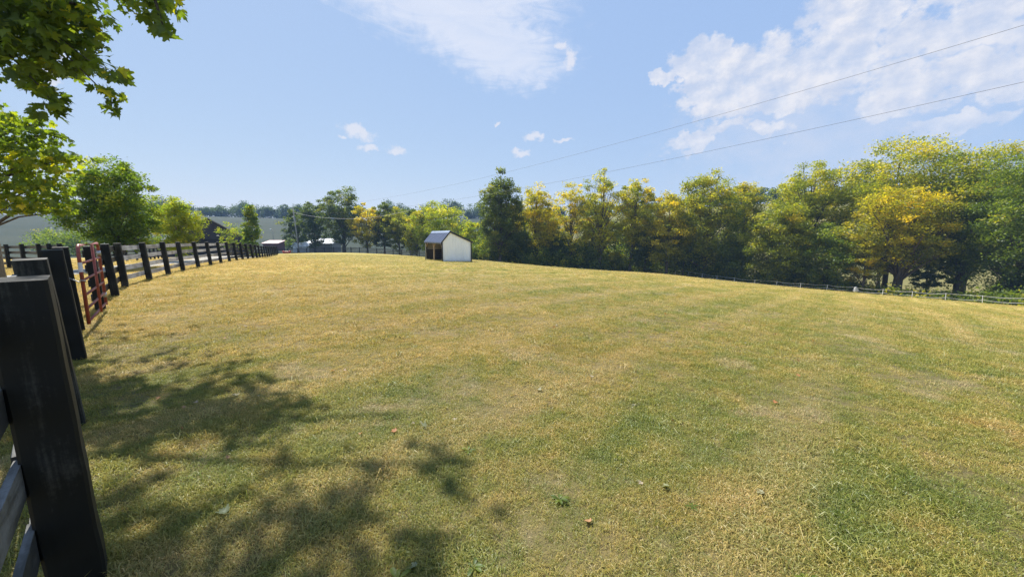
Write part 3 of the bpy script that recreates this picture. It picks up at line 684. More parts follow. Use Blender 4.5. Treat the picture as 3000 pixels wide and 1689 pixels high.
def wire(name, label, pts, rad, mat, cat='wire', group=None):
    m = MB(); m.tube(pts, rad, 5, cap=False); o = m.build(name, mat, None, smooth=True); return tag(o, label, cat, group)
def line(A, B, zs):
    c = np.polyfit([t for t, _ in zs], [z for _, z in zs], 2); t = np.linspace(0, 1, 60)
    return [(A[0] + (B[0] - A[0]) * s, A[1] + (B[1] - A[1]) * s, float(np.polyval(c, s))) for s in t]
BW = (50, -7.5)
wire('power_line', 'upper of two thin overhead power lines crossing the sky at right', line(TOP, BW, [(0, TOP.z + 0.4), (0.526, 8.4), (0.639, 9.8), (0.76, 11.25)]), 0.009, M_WIRE)
wire('power_line', 'lower of two thin overhead power lines crossing the sky at right', line((TOP.x, TOP.y), BW, [(0, TOP.z - 1.2), (0.526, 6.35), (0.639, 7.55), (0.76, 8.65)]), 0.009, M_WIRE)
q = TOP - Vector((0, 0.3, 1.25))
wire('service_cable', 'pale sagging service cable from the utility pole across the middle trees', [(q.x + 31 * t, q.y - 6 * t, q.z - 4 * 1.75 * t * (1 - t) + 0.1 * t) for t in np.linspace(0, 1, 24)], 0.045, M_CABLE)
def yard_light():
    x, y = -88, 143; p = empty('yard_light', (x, y, hz(x, y)), 'thin distant yard light pole in front of the hillside meadow', 'lamp post')
    m = MB(); m.tube([(0, 0, -0.3), (0, 0, 7.4)], [0.13, 0.09], 8); m.build('shaft', M_POLE, p, smooth=True)
    m = MB(); m.tube([(0, 0, 7.2), (-0.5, 0, 7.5), (-0.8, 0, 7.45)], 0.05, 6); m.build('arm', M_GALV, p, smooth=True)
    m = MB(); m.tube([(-0.8, 0, 7.6), (-0.8, 0, 7.4), (-0.8, 0, 7.15)], [0.1, 0.3, 0.22], 10); m.build('lamp_head', M_LAMP, p, smooth=True)
yard_light()

# ---------------------------------------------------------------- tape fence at the foot of the slope
def tape_mat():
    m, t = new_mat('white electric tape'); pos = t.add('ShaderNodeNewGeometry').outputs['Position']
    c = t.mix(t.noise(pos, 5.0, 3.0), (0.78, 0.78, 0.78), (0.88, 0.88, 0.88)); d = t.add('ShaderNodeBsdfDiffuse'); t.l.new(c, d.inputs[0]); tr = t.add('ShaderNodeBsdfTranslucent'); t.l.new(c, tr.inputs[0])
    mx = t.add('ShaderNodeMixShader'); mx.inputs[0].default_value = 0.5; t.l.new(d.outputs[0], mx.inputs[1]); t.l.new(tr.outputs[0], mx.inputs[2]); out_surf(t, mx.outputs[0]); return m
M_TAPE = tape_mat()
M_STAKE = simple_mat('white plastic stake', (0.74, 0.75, 0.76), 0.45, 0.4, 0, 0.05, 3.0, 0)
def tape_fence():
    pts = resample([(28, 87.5), (34, 79.9), (38.5, 69.8), (44.1, 61.8), (50.7, 55.3), (53.2, 46), (54.2, 40.6), (56, 33), (57, 24)], 3.3)
    P = [(x, y, hz(x, y)) for x, y in pts]; root = empty('tape_fence', P[0], 'low white electric tape fence on thin stakes below the right-hand trees', 'fence'); r = random.Random(5)
    tops = []
    for (x, y, z) in P:
        o = Vector((x, y, z)) - Vector(P[0]); lx, ly = r.uniform(-0.09, 0.09), r.uniform(-0.05, 0.05); hgt = r.uniform(1.0, 1.1)
        m = MB(); a = o + Vector((0, 0, -0.15)); b = o + Vector((lx, ly, hgt))
        m.tube([tuple(a), tuple(b)], 0.032, 6); m.beam(o + Vector((-0.06, 0, 0.06)), o + Vector((0.06, 0, 0.06)), 0.02, 0.03); m.build('stake', M_STAKE, root, smooth=False)
        tops.append((o, Vector((lx, ly, hgt)), hgt))
    for i in range(len(tops) - 1):
        for f in (0.97, 0.52):
            (o0, l0, h0), (o1, l1, h1) = tops[i], tops[i + 1]; a = o0 + l0 * f; b = o1 + l1 * (f + r.uniform(-0.06, 0.04)); sag = r.uniform(0.04, 0.16)
            V = []; Fq = []; n = 8; tw = r.uniform(0, 6)
            for k in range(n + 1):
                t = k / n; p = a.lerp(b, t) - Vector((0, 0, 4 * sag * t * (1 - t))); c = 0.024; an = tw + t * 3
                for j, (dx, dz) in enumerate(((0.004, -c), (0.004, c), (-0.004, c), (-0.004, -c))): V.append((p.x + dx + 0.006 * math.sin(an) * (1 if j < 2 else -1), p.y, p.z + dz * (0.75 + 0.25 * math.cos(an))))
            for k in range(n):
                for j in range(4): Fq.append((4 * k + j, 4 * k + (j + 1) % 4, 4 * k + 4 + (j + 1) % 4, 4 * k + 4 + j))
            m = MB(); m.poly(V, Fq); m.build('tape', M_TAPE, root)
    return P
TP = tape_fence()
def sack():
    i = min(range(len(TP)), key=lambda k: abs(TP[k][0] - 50.4) + abs(TP[k][1] - 55.6)); x, y, z = TP[i]
    r = np.random.default_rng(11); prof = [(1.13, 0.03), (1.08, 0.10), (0.98, 0.15), (0.80, 0.26), (0.60, 0.33), (0.44, 0.34), (0.34, 0.24), (0.30, 0.06)]
    seg = 14; V = []; Fq = []
    for k, (zz, rr) in enumerate(prof):
        for j in range(seg):
            a = 2 * math.pi * j / seg; w = rr * (1 + 0.16 * math.sin(3 * a + k * 0.5) + r.normal(0, 0.05)); V.append((w * math.cos(a) * 1.1, w * math.sin(a) * 0.6, zz + r.normal(0, 0.012)))
    for k in range(len(prof) - 1):
        for j in range(seg): Fq.append((k * seg + j, (k + 1) * seg + j, (k + 1) * seg + (j + 1) % seg, k * seg + (j + 1) % seg))
    Fq += [tuple(range(seg)), tuple((len(prof) - 1) * seg + j for j in range(seg - 1, -1, -1))]
    m = MB(); m.poly(V, Fq); o = m.build('plastic_sack', simple_mat('crumpled white plastic', (0.62, 0.62, 0.60), 0.55, 0.4, 0, 0.25, 9.0, 0.6, 0.05), None, smooth=False)
    o.location = (x + 0.02, y - 0.05, z); tag(o, 'crumpled white plastic sack hung over a stake of the tape fence', 'sack')
sack()

# ---------------------------------------------------------------- red trough on the far grass
def trough():
    x, y = -50.5, 86.5; z = hz(x, y); M = simple_mat('red plastic', (0.55, 0.050, 0.035), 0.28, 0.6, 0, 0.12, 3.0, 0.03); Mi = simple_mat('shade-dark red plastic inside', (0.20, 0.018, 0.016), 0.5, 0.4, 0, 0.1, 3.0, 0)
    t = empty('feed_trough', (x, y, z), 'small low red plastic tub lying on the far grass by the fence end', 'trough', rotz=R(8))
    def ring(rx, ry, zz, n=20): return [(rx * math.copysign(abs(math.cos(a)) ** 0.7, math.cos(a)), ry * math.copysign(abs(math.sin(a)) ** 0.7, math.sin(a)), zz) for a in np.linspace(0, 2 * math.pi, n, endpoint=False)]
    def loft(rs, name, mat, cap):
        m = MB(); n = 20; V = sum(rs, []); Fq = [(k * n + j, k * n + (j + 1) % n, (k + 1) * n + (j + 1) % n, (k + 1) * n + j) for k in range(len(rs) - 1) for j in range(n)]
        if cap: Fq.append(tuple((len(rs) - 1) * n + j for j in range(n)))
        m.poly(V, Fq); return m.build(name, mat, t, smooth=True)
    loft([ring(0.72, 0.42, 0.0), ring(0.80, 0.48, 0.10), ring(0.84, 0.52, 0.40), ring(0.92, 0.60, 0.43), ring(0.92, 0.60, 0.49), ring(0.82, 0.50, 0.51)], 'tub', M, False)
    loft([ring(0.815, 0.495, 0.505), ring(0.78, 0.46, 0.30), ring(0.6, 0.34, 0.27)], 'basin', Mi, True)  # darker red: the shade inside the tub is put into its colour
    for sx in (-1, 1):
        m = MB(); m.tube([(sx * 0.55, 0, 0.30), (sx * 0.55, -0.05, 0.54), (sx * 0.62, 0, 0.60), (sx * 0.78, 0, 0.58), (sx * 0.84, 0, 0.50)], 0.07, 8); m.build('handle', M, t, smooth=True)
trough()

# ---------------------------------------------------------------- trees
def leaf_quads(C, size, rs, up=0.35, droop=0.0, aspect=0.55):
    """diamond leaves at the points C: (n*4,3) verts and quads"""
    n = len(C); d = rs.normal(size=(n, 3)); d[:, 2] = d[:, 2] * 0.6 - droop; d /= np.linalg.norm(d, axis=1, keepdims=True)
    nr = rs.normal(size=(n, 3)); nr[:, 2] = np.abs(nr[:, 2]) + up; s = np.cross(d, nr); s /= np.linalg.norm(s, axis=1, keepdims=True) + 1e-9
    nn = np.cross(s, d); L = size * rs.uniform(0.65, 1.3, n)[:, None]
    V = np.empty((n, 4, 3)); V[:, 0] = C - d * L * 0.5; V[:, 2] = C + d * L * 0.5
    V[:, 1] = C + s * L * aspect * 0.5 + nn * L * 0.08; V[:, 3] = C - s * L * aspect * 0.5 + nn * L * 0.08
    return V.reshape(-1, 3), np.arange(n * 4).reshape(n, 4)

def tree(name, label, x, y, h, rad, pal, cat='tree', leaf=0.30, n=9000, base=0.22, clumps=150, csig=0.075, gaps=0.30, trunk_r=None, tint=(0.45, 0.22), top_tint=0.12, side_tint=0.0,
         ytop=None, lean=(0, 0), limbs=16, group=None, seed=0, shell=0.55, bark=None, droop=0.15, ry=None, fork=0.35, taper=1.0, mesh_only=False):
    """crown made of leaf clumps spread through an uneven envelope, carried by a forked trunk"""
    rs = np.random.default_rng(seed * 13 + 5); z0 = hz(x, y); ry = ry or rad * 0.9
    if seed < 60: n = int(n * (2.1 if seed >= 20 else 1.6)); leaf *= 1.12
    root = empty(name, (x, y, z0), label, cat, group)
    cb, ct = h * base, h; cz, hh = (cb + ct) / 2, (ct - cb) / 2
    # envelope with lobes
    ph = rs.uniform(0, 6.28, 6); K = []
    tries = 0
    while len(K) < clumps and tries < clumps * 60:
        tries += 1
        u = rs.normal(size=3); u /= np.linalg.norm(u); q = shell + (1 - shell) * rs.uniform() ** 0.6 if rs.uniform() < 0.75 else rs.uniform(0.15, 0.8)
        a = math.atan2(u[1], u[0]); lob = 1 + 0.16 * math.sin(3 * a + ph[0] + 2.5 * u[2]) + 0.13 * math.sin(5 * a + ph[1] - 4 * u[2]) + 0.10 * math.sin(9 * u[2] + ph[2] + 2 * a)
        prof = 1.0 if taper == 1.0 else (1 - (1 - taper) * (u[2] * q + 1) / 2)
        p = np.array([u[0] * rad * q * lob * prof, u[1] * ry * q * lob * prof, u[2] * hh * q * (1 + 0.08 * math.sin(4 * a + ph[3]))])
        g = math.sin(p[0] * 2.1 / rad * 2 + ph[4]) * math.sin(p[2] * 2.3 / hh * 2 + ph[5]) * math.sin(p[1] * 2 / ry * 2 + ph[0])
        if g < -1 + gaps * 2 - 0.6 and rs.uniform() < 0.9: continue
        p[2] += cz
        p[0] += lean[0] * p[2]; p[1] += lean[1] * p[2]; K.append(p)
    K = np.array(K); per = max(3, n // len(K)); R0 = (rad * ry * hh) ** (1 / 3)
    sg = R0 * csig * 1.15 * rs.uniform(0.6, 1.35, len(K))
    idx = np.repeat(np.arange(len(K)), per)
    off = np.clip(rs.normal(size=(len(idx), 3)), -1.7, 1.7) * sg[idx][:, None] * np.array([1.15, 1.15, 0.72]); C = K[idx] + off
    C[:, 2] = np.maximum(C[:, 2], 0.15)
    V, Fq = leaf_quads(C, leaf, rs, droop=droop)
    ct_ = rs.normal(0, tint[1] * 0.75, len(K))
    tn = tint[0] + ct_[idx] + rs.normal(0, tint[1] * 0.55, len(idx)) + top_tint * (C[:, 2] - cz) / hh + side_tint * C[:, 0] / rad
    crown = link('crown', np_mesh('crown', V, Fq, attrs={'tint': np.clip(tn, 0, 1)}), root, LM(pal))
    # trunk and limbs
    tr = trunk_r or h * 0.017; Vs, Fs, o = [], [], 0
    def add(pts, r, seg=7):
        nonlocal o
        v, f = tube_np(pts, r, seg); Vs.append(v); Fs.append(f + o); o += len(v)
    ft = h * (base + (1 - base) * fork); jx, jy = rs.normal(0, 0.02 * h, 2)
    tp = np.array([lean[0] * ft + jx * 0.4, lean[1] * ft + jy * 0.4, ft]); topp = np.array([lean[0] * h * 0.9 + jx, lean[1] * h * 0.9 + jy, h * 0.9])
    ts = np.linspace(0, 1, 9); spine = np.array([(1 - t) ** 2 * np.array([0, 0, -0.4]) + 2 * t * (1 - t) * tp * 0.9 + t * t * topp for t in ts])
    add(spine, tr * np.array([1.35, 1.0, 0.9, 0.78, 0.64, 0.5, 0.36, 0.22, 0.08]), 9)
    far = K[np.argsort(rs.uniform(size=len(K)))[:limbs]]
    for p in far:
        t0 = np.clip((p[2] / h) * rs.uniform(0.35, 0.75), 0.12, 0.85); i = int(t0 * 8); a = spine[i] + (spine[min(8, i + 1)] - spine[i]) * (t0 * 8 - i)
        mid = a * 0.45 + p * 0.55 + np.array([0, 0, 0.10 * np.linalg.norm(p - a)]) + rs.normal(0, 0.03 * R0, 3)
        pts = [(1 - t) ** 2 * a + 2 * t * (1 - t) * mid + t * t * p for t in np.linspace(0, 1, 6)]
        r0 = tr * rs.uniform(0.28, 0.5) * (1 - 0.5 * t0); add(np.array(pts), np.linspace(r0, r0 * 0.18, 6), 5)
        for _ in range(2):
            s = pts[rs.integers(2, 5)]; e = K[np.argmin(np.linalg.norm(K - (p + rs.normal(0, R0 * 0.3, 3)), axis=1))]
            add(np.array([s, (s + e) / 2 + rs.normal(0, 0.03 * R0, 3), e]), np.array([r0 * 0.35, r0 * 0.22, r0 * 0.08]), 4)
    link('trunk', np_mesh('trunk', np.concatenate(Vs), np.concatenate(Fs), smooth=True), root, bark or M_BARK)
    return root

# --- young trees along the drive
tree('shade_tree', 'round dense green tree behind the plank fence, largest in the row by the drive', -21.35, 21.0, 5.75, 1.9, 'bright', leaf=0.12, n=19000, base=0.14, clumps=360, csig=0.07, tint=(0.42, 0.25), gaps=0.32, seed=1, limbs=26, trunk_r=0.10, top_tint=0.16)
tree('shade_tree', 'yellow-green tree in front of the black barn', -24.1, 28.0, 4.6, 1.45, 'fresh', leaf=0.12, n=9500, base=0.13, clumps=200, csig=0.095, tint=(0.66, 0.22), gaps=0.36, seed=2, limbs=24, trunk_r=0.075, bark=M_BARK2, top_tint=0.05)
tree('sapling', 'thin pale sapling between the barn and the columnar tree', -32.7, 45.0, 4.2, 1.35, 'fresh', leaf=0.13, n=1150, base=0.18, clumps=90, csig=0.07, tint=(0.5, 0.2), gaps=0.42, seed=3, limbs=18, trunk_r=0.045, bark=M_BARK2)
tree('columnar_tree', 'narrow columnar young tree right of the barn, behind the plank fence', -32.3, 48.2, 6.6, 1.15, 'bright', leaf=0.20, n=3600, base=0.05, clumps=130, csig=0.085, tint=(0.55, 0.3), gaps=0.36, seed=4, limbs=16, trunk_r=0.07, taper=0.45)
# --- trees at the back of the field
tree('tree', 'dark tree just right of the utility pole', -55.5, 109.0, 15.0, 4.6, 'dark', leaf=0.40, n=6500, base=0.10, clumps=140, tint=(0.45, 0.22), gaps=0.36, seed=10, taper=0.6)
tree('tree', 'shorter dark tree left of the utility pole', -62.5, 113.0, 13.0, 3.7, 'dark', leaf=0.40, n=4500, base=0.16, clumps=110, tint=(0.5, 0.22), gaps=0.40, seed=11)
tree('tree', 'tall dark green tree, highest of those behind the far fence', -45.3, 104.5, 17.3, 5.4, 'dark', leaf=0.40, n=8500, base=0.10, clumps=170, tint=(0.5, 0.24), gaps=0.42, seed=12, limbs=26, trunk_r=0.36)
tree('tree', 'golden yellow tree behind the far fence', -37.6, 100.5, 12.4, 4.3, 'yellow', leaf=0.38, n=5500, base=0.14, clumps=130, tint=(0.36, 0.22), gaps=0.38, seed=13, top_tint=0.2, limbs=22)
tree('tree', 'dark pointed tree between the golden tree and the shed', -33.3, 101.0, 13.6, 3.6, 'dark', leaf=0.38, n=5500, base=0.10, clumps=120, tint=(0.5, 0.22), gaps=0.40, seed=14, limbs=20)
tree('tree', 'olive tree third to the left of the shed', -28.6, 98.5, 12.0, 3.9, 'olive', leaf=0.36, n=5500, base=0.10, clumps=120, tint=(0.42, 0.22), gaps=0.38, seed=15, limbs=20)
tree('tree', 'brownish olive tree second to the left of the shed', -23.5, 95.5, 11.0, 3.8, 'olive', leaf=0.36, n=5500, base=0.08, clumps=120, tint=(0.55, 0.22), gaps=0.36, seed=16)
tree('tree', 'broad bright yellow-green tree rising right behind the shed roof', -16.6, 92.5, 13.0, 6.6, 'fresh', leaf=0.36, n=10500, base=0.08, clumps=220, tint=(0.58, 0.2), gaps=0.28, seed=17, top_tint=0.12)
tree('tree', 'low yellow-green tree just right of the shed', -8.2, 86.0, 8.8, 3.6, 'fresh', leaf=0.34, n=5500, base=0.05, clumps=120, tint=(0.52, 0.2), gaps=0.3, seed=18)
# --- the creek trees on the right
tree('tree', 'tall feathery dark green tree at the left end of the right-hand tree line', -2.4, 76.0, 17.6, 4.6, 'dark', leaf=0.34, n=11500, base=0.03, clumps=240, tint=(0.55, 0.22), gaps=0.33, seed=20, limbs=26, taper=0.75, top_tint=0.1)
tree('tree', 'orange-yellow tree next to the tall feathery one', 5.0, 79.0, 15.9, 4.2, 'yellow', leaf=0.32, n=7500, base=0.10, clumps=180, tint=(0.36, 0.22), gaps=0.42, seed=21, limbs=34, top_tint=0.1)
tree('tree', 'thin half-bare tan tree with fine branches showing', 12.4, 81.0, 18.3, 4.6, 'olive', leaf=0.30, n=5200, base=0.14, clumps=190, tint=(0.62, 0.2), gaps=0.5, seed=22, limbs=60, csig=0.06, trunk_r=0.2)
tree('tree', 'sparse tree with a dark forked trunk, sky showing through its top', 18.3, 80.5, 20.5, 5.2, 'olive', leaf=0.30, n=6800, base=0.18, clumps=210, tint=(0.56, 0.2), gaps=0.5, seed=23, limbs=64, csig=0.06, trunk_r=0.30, top_tint=0.05)
tree('tree', 'slim green-yellow tree with a leaning dark trunk', 24.6, 80.5, 19.4, 4.1, 'olive', leaf=0.32, n=8200, base=0.24, clumps=180, tint=(0.55, 0.2), gaps=0.42, seed=24, limbs=30, trunk_r=0.26, lean=(0.05, 0))
tree('tree', 'bright yellow-green lower tree left of the broad olive one', 30.6, 76.0, 16.0, 4.6, 'yellow', leaf=0.32, n=9500, base=0.08, clumps=190, tint=(0.26, 0.22), gaps=0.32, seed=25, top_tint=0.15, side_tint=-0.15)
tree('tree', 'broad dense olive-green tree in the middle of the right-hand tree line', 38.4, 76.5, 21.2, 6.4, 'olive', leaf=0.34, n=14500, base=0.08, clumps=270, tint=(0.40, 0.24), gaps=0.30, seed=26, limbs=26, side_tint=-0.12)
tree('tree', 'narrow loose tree with a slender bare trunk right of the broad olive one', 46.8, 78.5, 21.2, 3.9, 'olive', leaf=0.32, n=6500, base=0.34, clumps=150, tint=(0.52, 0.2), gaps=0.44, seed=27, limbs=26, trunk_r=0.2)
tree('tree', 'drooping mid-green tree just behind the tape fence', 45.9, 66.5, 15.2, 5.0, 'olive', leaf=0.30, n=12500, base=0.03, clumps=240, tint=(0.32, 0.22), gaps=0.27, seed=28, droop=0.35)
tree('tree', 'umbrella-topped green tree with a pale gap under its crown', 54.3, 71.0, 23.3, 6.4, 'olive', leaf=0.32, n=12000, base=0.30, clumps=230, tint=(0.44, 0.22), gaps=0.38, seed=29, limbs=30, top_tint=0.15)
tree('tree', 'bushy green tree low behind the tape fence, left of the thick forked trunk', 50.9, 62.0, 11.2, 4.4, 'green', leaf=0.28, n=10500, base=0.02, clumps=220, tint=(0.55, 0.2), gaps=0.27, seed=30)
tree('tree', 'very tall yellow-green locust, highest crown on the right', 63.0, 64.5, 26.2, 8.6, 'olive', leaf=0.31, n=17500, base=0.32, clumps=330, tint=(0.50, 0.24), gaps=0.38, seed=31, limbs=40, trunk_r=0.36, top_tint=0.12)
tree('tree', 'golden tree with a thick forked trunk by the tape fence', 57.0, 56.6, 16.8, 6.6, 'yellow', leaf=0.28, n=14500, base=0.26, clumps=270, tint=(0.30, 0.24), gaps=0.36, seed=32, limbs=40, trunk_r=0.62, top_tint=0.22, fork=0.05)
tree('tree', 'big green tree with yellow top near the right edge of the picture', 67.0, 57.5, 24.3, 7.0, 'green', leaf=0.28, n=19000, base=0.14, clumps=330, tint=(0.52, 0.2), gaps=0.28, seed=33, limbs=30, trunk_r=0.34, top_tint=0.40)
tree('tree', 'dark green tree cut by the right edge of the picture', 64.0, 48.5, 20.0, 5.4, 'green', leaf=0.26, n=15000, base=0.05, clumps=280, tint=(0.42, 0.2), gaps=0.27, seed=34)
tree('tree', 'tall green tree mostly outside the right edge of the picture', 74.5, 49.0, 22.0, 6.2, 'green', leaf=0.32, n=9000, base=0.08, clumps=180, tint=(0.48, 0.2), gaps=0.27, seed=35)
tree('small_tree', 'slender dark-stemmed small tree under the golden crown, right of its trunk', 62.0, 57.0, 7.2, 2.6, 'green', leaf=0.25, n=2600, base=0.24, clumps=70, tint=(0.35, 0.2), gaps=0.45, seed=36, limbs=14)
tree('small_tree', 'small two-stemmed tree between the bushy green tree and the thick trunk', 53.0, 57.6, 8.5, 2.6, 'yellow', leaf=0.25, n=3000, base=0.22, clumps=80, tint=(0.3, 0.2), gaps=0.45, seed=37, limbs=16)
# --- thick low growth between the trunks
for k, (x, y, h, r, p, lb) in enumerate([(1.5, 78.5, 7.5, 3.4, 'dark', 'dark bushy thicket under the orange-yellow tree'), (8.8, 80.5, 8.0, 3.2, 'dark', 'dark bushy thicket between the orange tree and the half-bare one'), (15.2, 81.5, 6.5, 3.0, 'dark', 'low dark thicket left of the dark forked trunk'),
                                         (21.5, 82.0, 5.5, 3.0, 'olive', 'low olive thicket right of the dark forked trunk'), (27.6, 80.0, 9.0, 3.6, 'dark', 'tall dark thicket below the bright yellow-green tree'), (34.5, 77.5, 9.5, 3.8, 'dark', 'dark thicket at the foot of the broad olive tree, left side'),
                                         (42.5, 74.0, 9.0, 3.8, 'green', 'green thicket at the foot of the broad olive tree, right side'), (49.8, 68.5, 9.5, 3.8, 'dark', 'dark thicket behind the bushy green tree'), (66.5, 45.0, 9.0, 4.0, 'dark', 'dark thicket at the right edge behind the tape fence'), (-11.5, 86.0, 6.0, 3.2, 'green', 'green bush behind the right corner of the shed')]):
    tree('thicket', lb, x, y, h, r, p, 'shrub', leaf=0.34, n=4200, base=0.0, clumps=120, csig=0.10, tint=(0.45, 0.2), gaps=0.22, seed=40 + k, limbs=8, shell=0.35)
# --- second row seen through the gaps
for k, (x, y, h, r, p, lb) in enumerate([(0.5, 92, 16, 5, 'green', 'green tree behind the feathery and orange trees'), (21, 95, 17, 5, 'green', 'green tree behind the sparse forked tree'), (33, 97, 19, 6, 'dark', 'dark tree seen over the bright lower tree'),
                                         (60, 82, 22, 6, 'olive', 'olive tree behind the umbrella-topped one'), (78, 66, 24, 7, 'dark', 'dark tree filling the gap behind the yellow-topped tree'), (-28, 108, 13, 4.5, 'dark', 'dark tree behind the olive trees left of the shed'), (10, 96, 15, 5, 'dark', 'dark tree behind the half-bare tan tree'), (27.5, 97, 15, 5, 'green', 'green tree behind the slim leaning tree'), (43, 93, 17, 5.5, 'green', 'green tree behind the broad olive one and the loose slender one'), (51, 87, 16, 5, 'dark', 'dark tree low behind the loose slender tree'), (71, 74, 18, 6, 'green', 'green tree low behind the very tall locust')]):
    tree('tree', lb, x, y, h, r, p, leaf=0.45, n=4500, base=0.08, clumps=110, tint=(0.5, 0.2), gaps=0.3, seed=50 + k, limbs=10)

# --- hedgerow undergrowth along the creek: one dense mass
def undergrowth():
    rs = np.random.default_rng(77); path = np.array([(-14, 83), (-6, 80), (2, 79), (10, 80.5), (20, 83), (28, 86), (35, 84), (41, 76), (47, 68), (53, 61.5), (57.5, 54.5), (59.5, 47), (60, 40), (61.5, 33), (62, 24)], float)
    s = np.r_[0, np.cumsum(np.linalg.norm(np.diff(path, axis=0), axis=1))]; nK = 2700
    q = rs.uniform(0, s[-1], nK); c = np.stack([np.interp(q, s, path[:, 0]), np.interp(q, s, path[:, 1])], -1) + rs.normal(0, 1.8, (nK, 2))
    # low where the meadow shows under the golden tree, tall in front of the dense trees
    tall = np.interp(q / s[-1], [0, 0.1, 0.35, 0.5, 0.62, 0.70, 0.78, 0.9, 1], [1.6, 4.0, 4.2, 4.0, 3.4, 0.9, 0.9, 3.2, 3.6])
    tall = tall * (0.62 + 0.55 * np.abs(np.sin(q * 0.37 + 0.8 * np.sin(q * 0.9))) + 0.35 * np.sin(q * 1.7 + 1))
    zz = height(c[:, 0], c[:, 1]) + rs.uniform(0.1, 1, nK) * np.maximum(tall, 0.5)
    K = np.column_stack([c, zz]); per = 48; idx = np.repeat(np.arange(nK), per)
    C = K[idx] + rs.normal(size=(len(idx), 3)) * np.array([0.55, 0.55, 0.4]); C[:, 2] = np.maximum(C[:, 2], height(C[:, 0], C[:, 1]) + 0.05)
    V, Fq = leaf_quads(C, 0.36, rs); ct = rs.normal(0, 0.2, nK)
    o = link('undergrowth', np_mesh('undergrowth', V, Fq, attrs={'tint': np.clip(0.52 + ct[idx] + rs.normal(0, 0.16, len(idx)), 0, 1)}), None, LM('green'))
    tag(o, 'dark tangled undergrowth along the foot of the creek trees', 'undergrowth', kind='stuff')
undergrowth()
def bush(label, x, y, h, r, pal, n, seed, leaf=0.4, group=None, tint=0.45):
    return tree('shrub', label, x, y, h, r, pal, 'shrub', leaf=leaf, n=n, base=0.0, clumps=max(24, n // 24), csig=0.11, tint=(tint, 0.2), gaps=0.25, seed=seed, limbs=6, shell=0.3, group=group, trunk_r=0.06)
# --- bushes and trees on the left hillside
for k, (x, y, h, r, lb) in enumerate([(-93, 84, 6.5, 6.5, 'big rounded bush on the left hillside behind the gate'), (-108, 92, 5, 5, 'grey-green bush left of the big rounded one on the hillside'), (-84, 92, 6, 6, 'bush on the hillside right of the big rounded one, behind the shade tree'),
                                      (-140, 118, 6, 6, 'lone dark bush halfway up the left hillside'), (-171, 170, 9, 11, 'dark thicket high on the left hillside'), (-150, 175, 8, 9, 'dark thicket right of the higher one on the left hillside'), (-76, 104, 6, 5, 'bush below the hillside behind the yellow-green tree'),
                                      (-92, 130, 9, 5, 'grey-green tree left of the maroon shed'), (-103, 137, 8, 5, 'grey-green tree behind the columnar tree'), (-80, 140, 4, 4, 'low dark bush behind the maroon shed roof')]):
    bush(lb, x, y, h, r, 'green', 2600, 70 + k, 0.5)
# --- ridge trees, far away against the sky
def ridge_tree(k, az, r, h, w, group, lb):
    x, y = r * math.sin(R(az)), r * math.cos(R(az))
    tree('ridge_tree', lb, x, y, h, w, 'dark', leaf=1.25, n=1700, base=-0.06, clumps=70, csig=0.17, tint=(0.08, 0.10), gaps=0.3, seed=200 + k, limbs=5, group=group, trunk_r=0.3, shell=0.3)
rr = random.Random(4); k = 0
for az in np.arange(-56, -25, 1.1):
    ridge_tree(k, az + rr.uniform(-0.4, 0.4), 385 + rr.uniform(-8, 12), rr.uniform(7, 13), rr.uniform(5, 8), 'ridge trees on the left skyline', 'far blue-grey tree in the row along the left ridge'); k += 1
for az in np.arange(-25, 2, 1.4):
    ridge_tree(k, az + rr.uniform(-0.5, 0.5), 345 + rr.uniform(-8, 12), rr.uniform(9, 17), rr.uniform(5, 9), 'ridge trees on the middle skyline', 'far dark tree on the ridge behind the middle trees'); k += 1
for az in np.arange(3, 54, 2.2):
    ridge_tree(k, az + rr.uniform(-0.6, 0.6), np.interp(az, HAZ, HR1) + rr.uniform(-14, 6), rr.uniform(5, 9), rr.uniform(5, 8), 'ridge trees on the right skyline', 'far tree on the ridge behind the creek trees'); k += 1

# ---------------------------------------------------------------- the maples beside the camera
def maple_outline():
    """half outline of a five-lobed leaf, stalk end at the origin, tip at y=1"""
    h = [(0.0, 0.0), (0.10, -0.03), (0.30, -0.10), (0.27, 0.04), (0.55, 0.10), (0.42, 0.22), (0.62, 0.48), (0.56, 0.62), (0.34, 0.52), (0.24, 0.50), (0.27, 0.74), (0.14, 0.72), (0.0, 1.0)]
    return h
def maple_leaf_np(fold=0.25, curl=0.15, stalk=True):
    h = maple_outline(); n = len(h); V = [(0, 0.32, 0.0)]
    for sx in (1, -1):
        for (x, y) in h: V.append((sx * x, y, abs(x) * fold - curl * y * y))
    F = []
    for s in (0, 1):
        o = 1 + s * n
        for i in range(n - 1): F.append((0, o + i, o + i + 1) if s == 0 else (0, o + i + 1, o + i))
    V = np.array(V, float)
    if stalk:
        a = len(V); V = np.concatenate([V, [(-0.012, 0.0, 0.0), (0.012, 0.0, 0.0), (0.012, -0.55, 0.10), (-0.012, -0.55, 0.10)]]); F += [(a, a + 1, a + 2), (a, a + 2, a + 3)]
    return V, np.array(F)
def frames(n, rs, droop=0.75, updev=0.55):
    """random leaf frames: the tip hangs, the blade faces mostly up"""
    t = rs.normal(size=(n, 3)); t[:, 2] = t[:, 2] * 0.4 - droop; t /= np.linalg.norm(t, axis=1, keepdims=True)
    u = rs.normal(size=(n, 3)) * updev; u[:, 2] += 1; s = np.cross(t, u); s /= np.linalg.norm(s, axis=1, keepdims=True); nn = np.cross(s, t)
    return s, t, nn
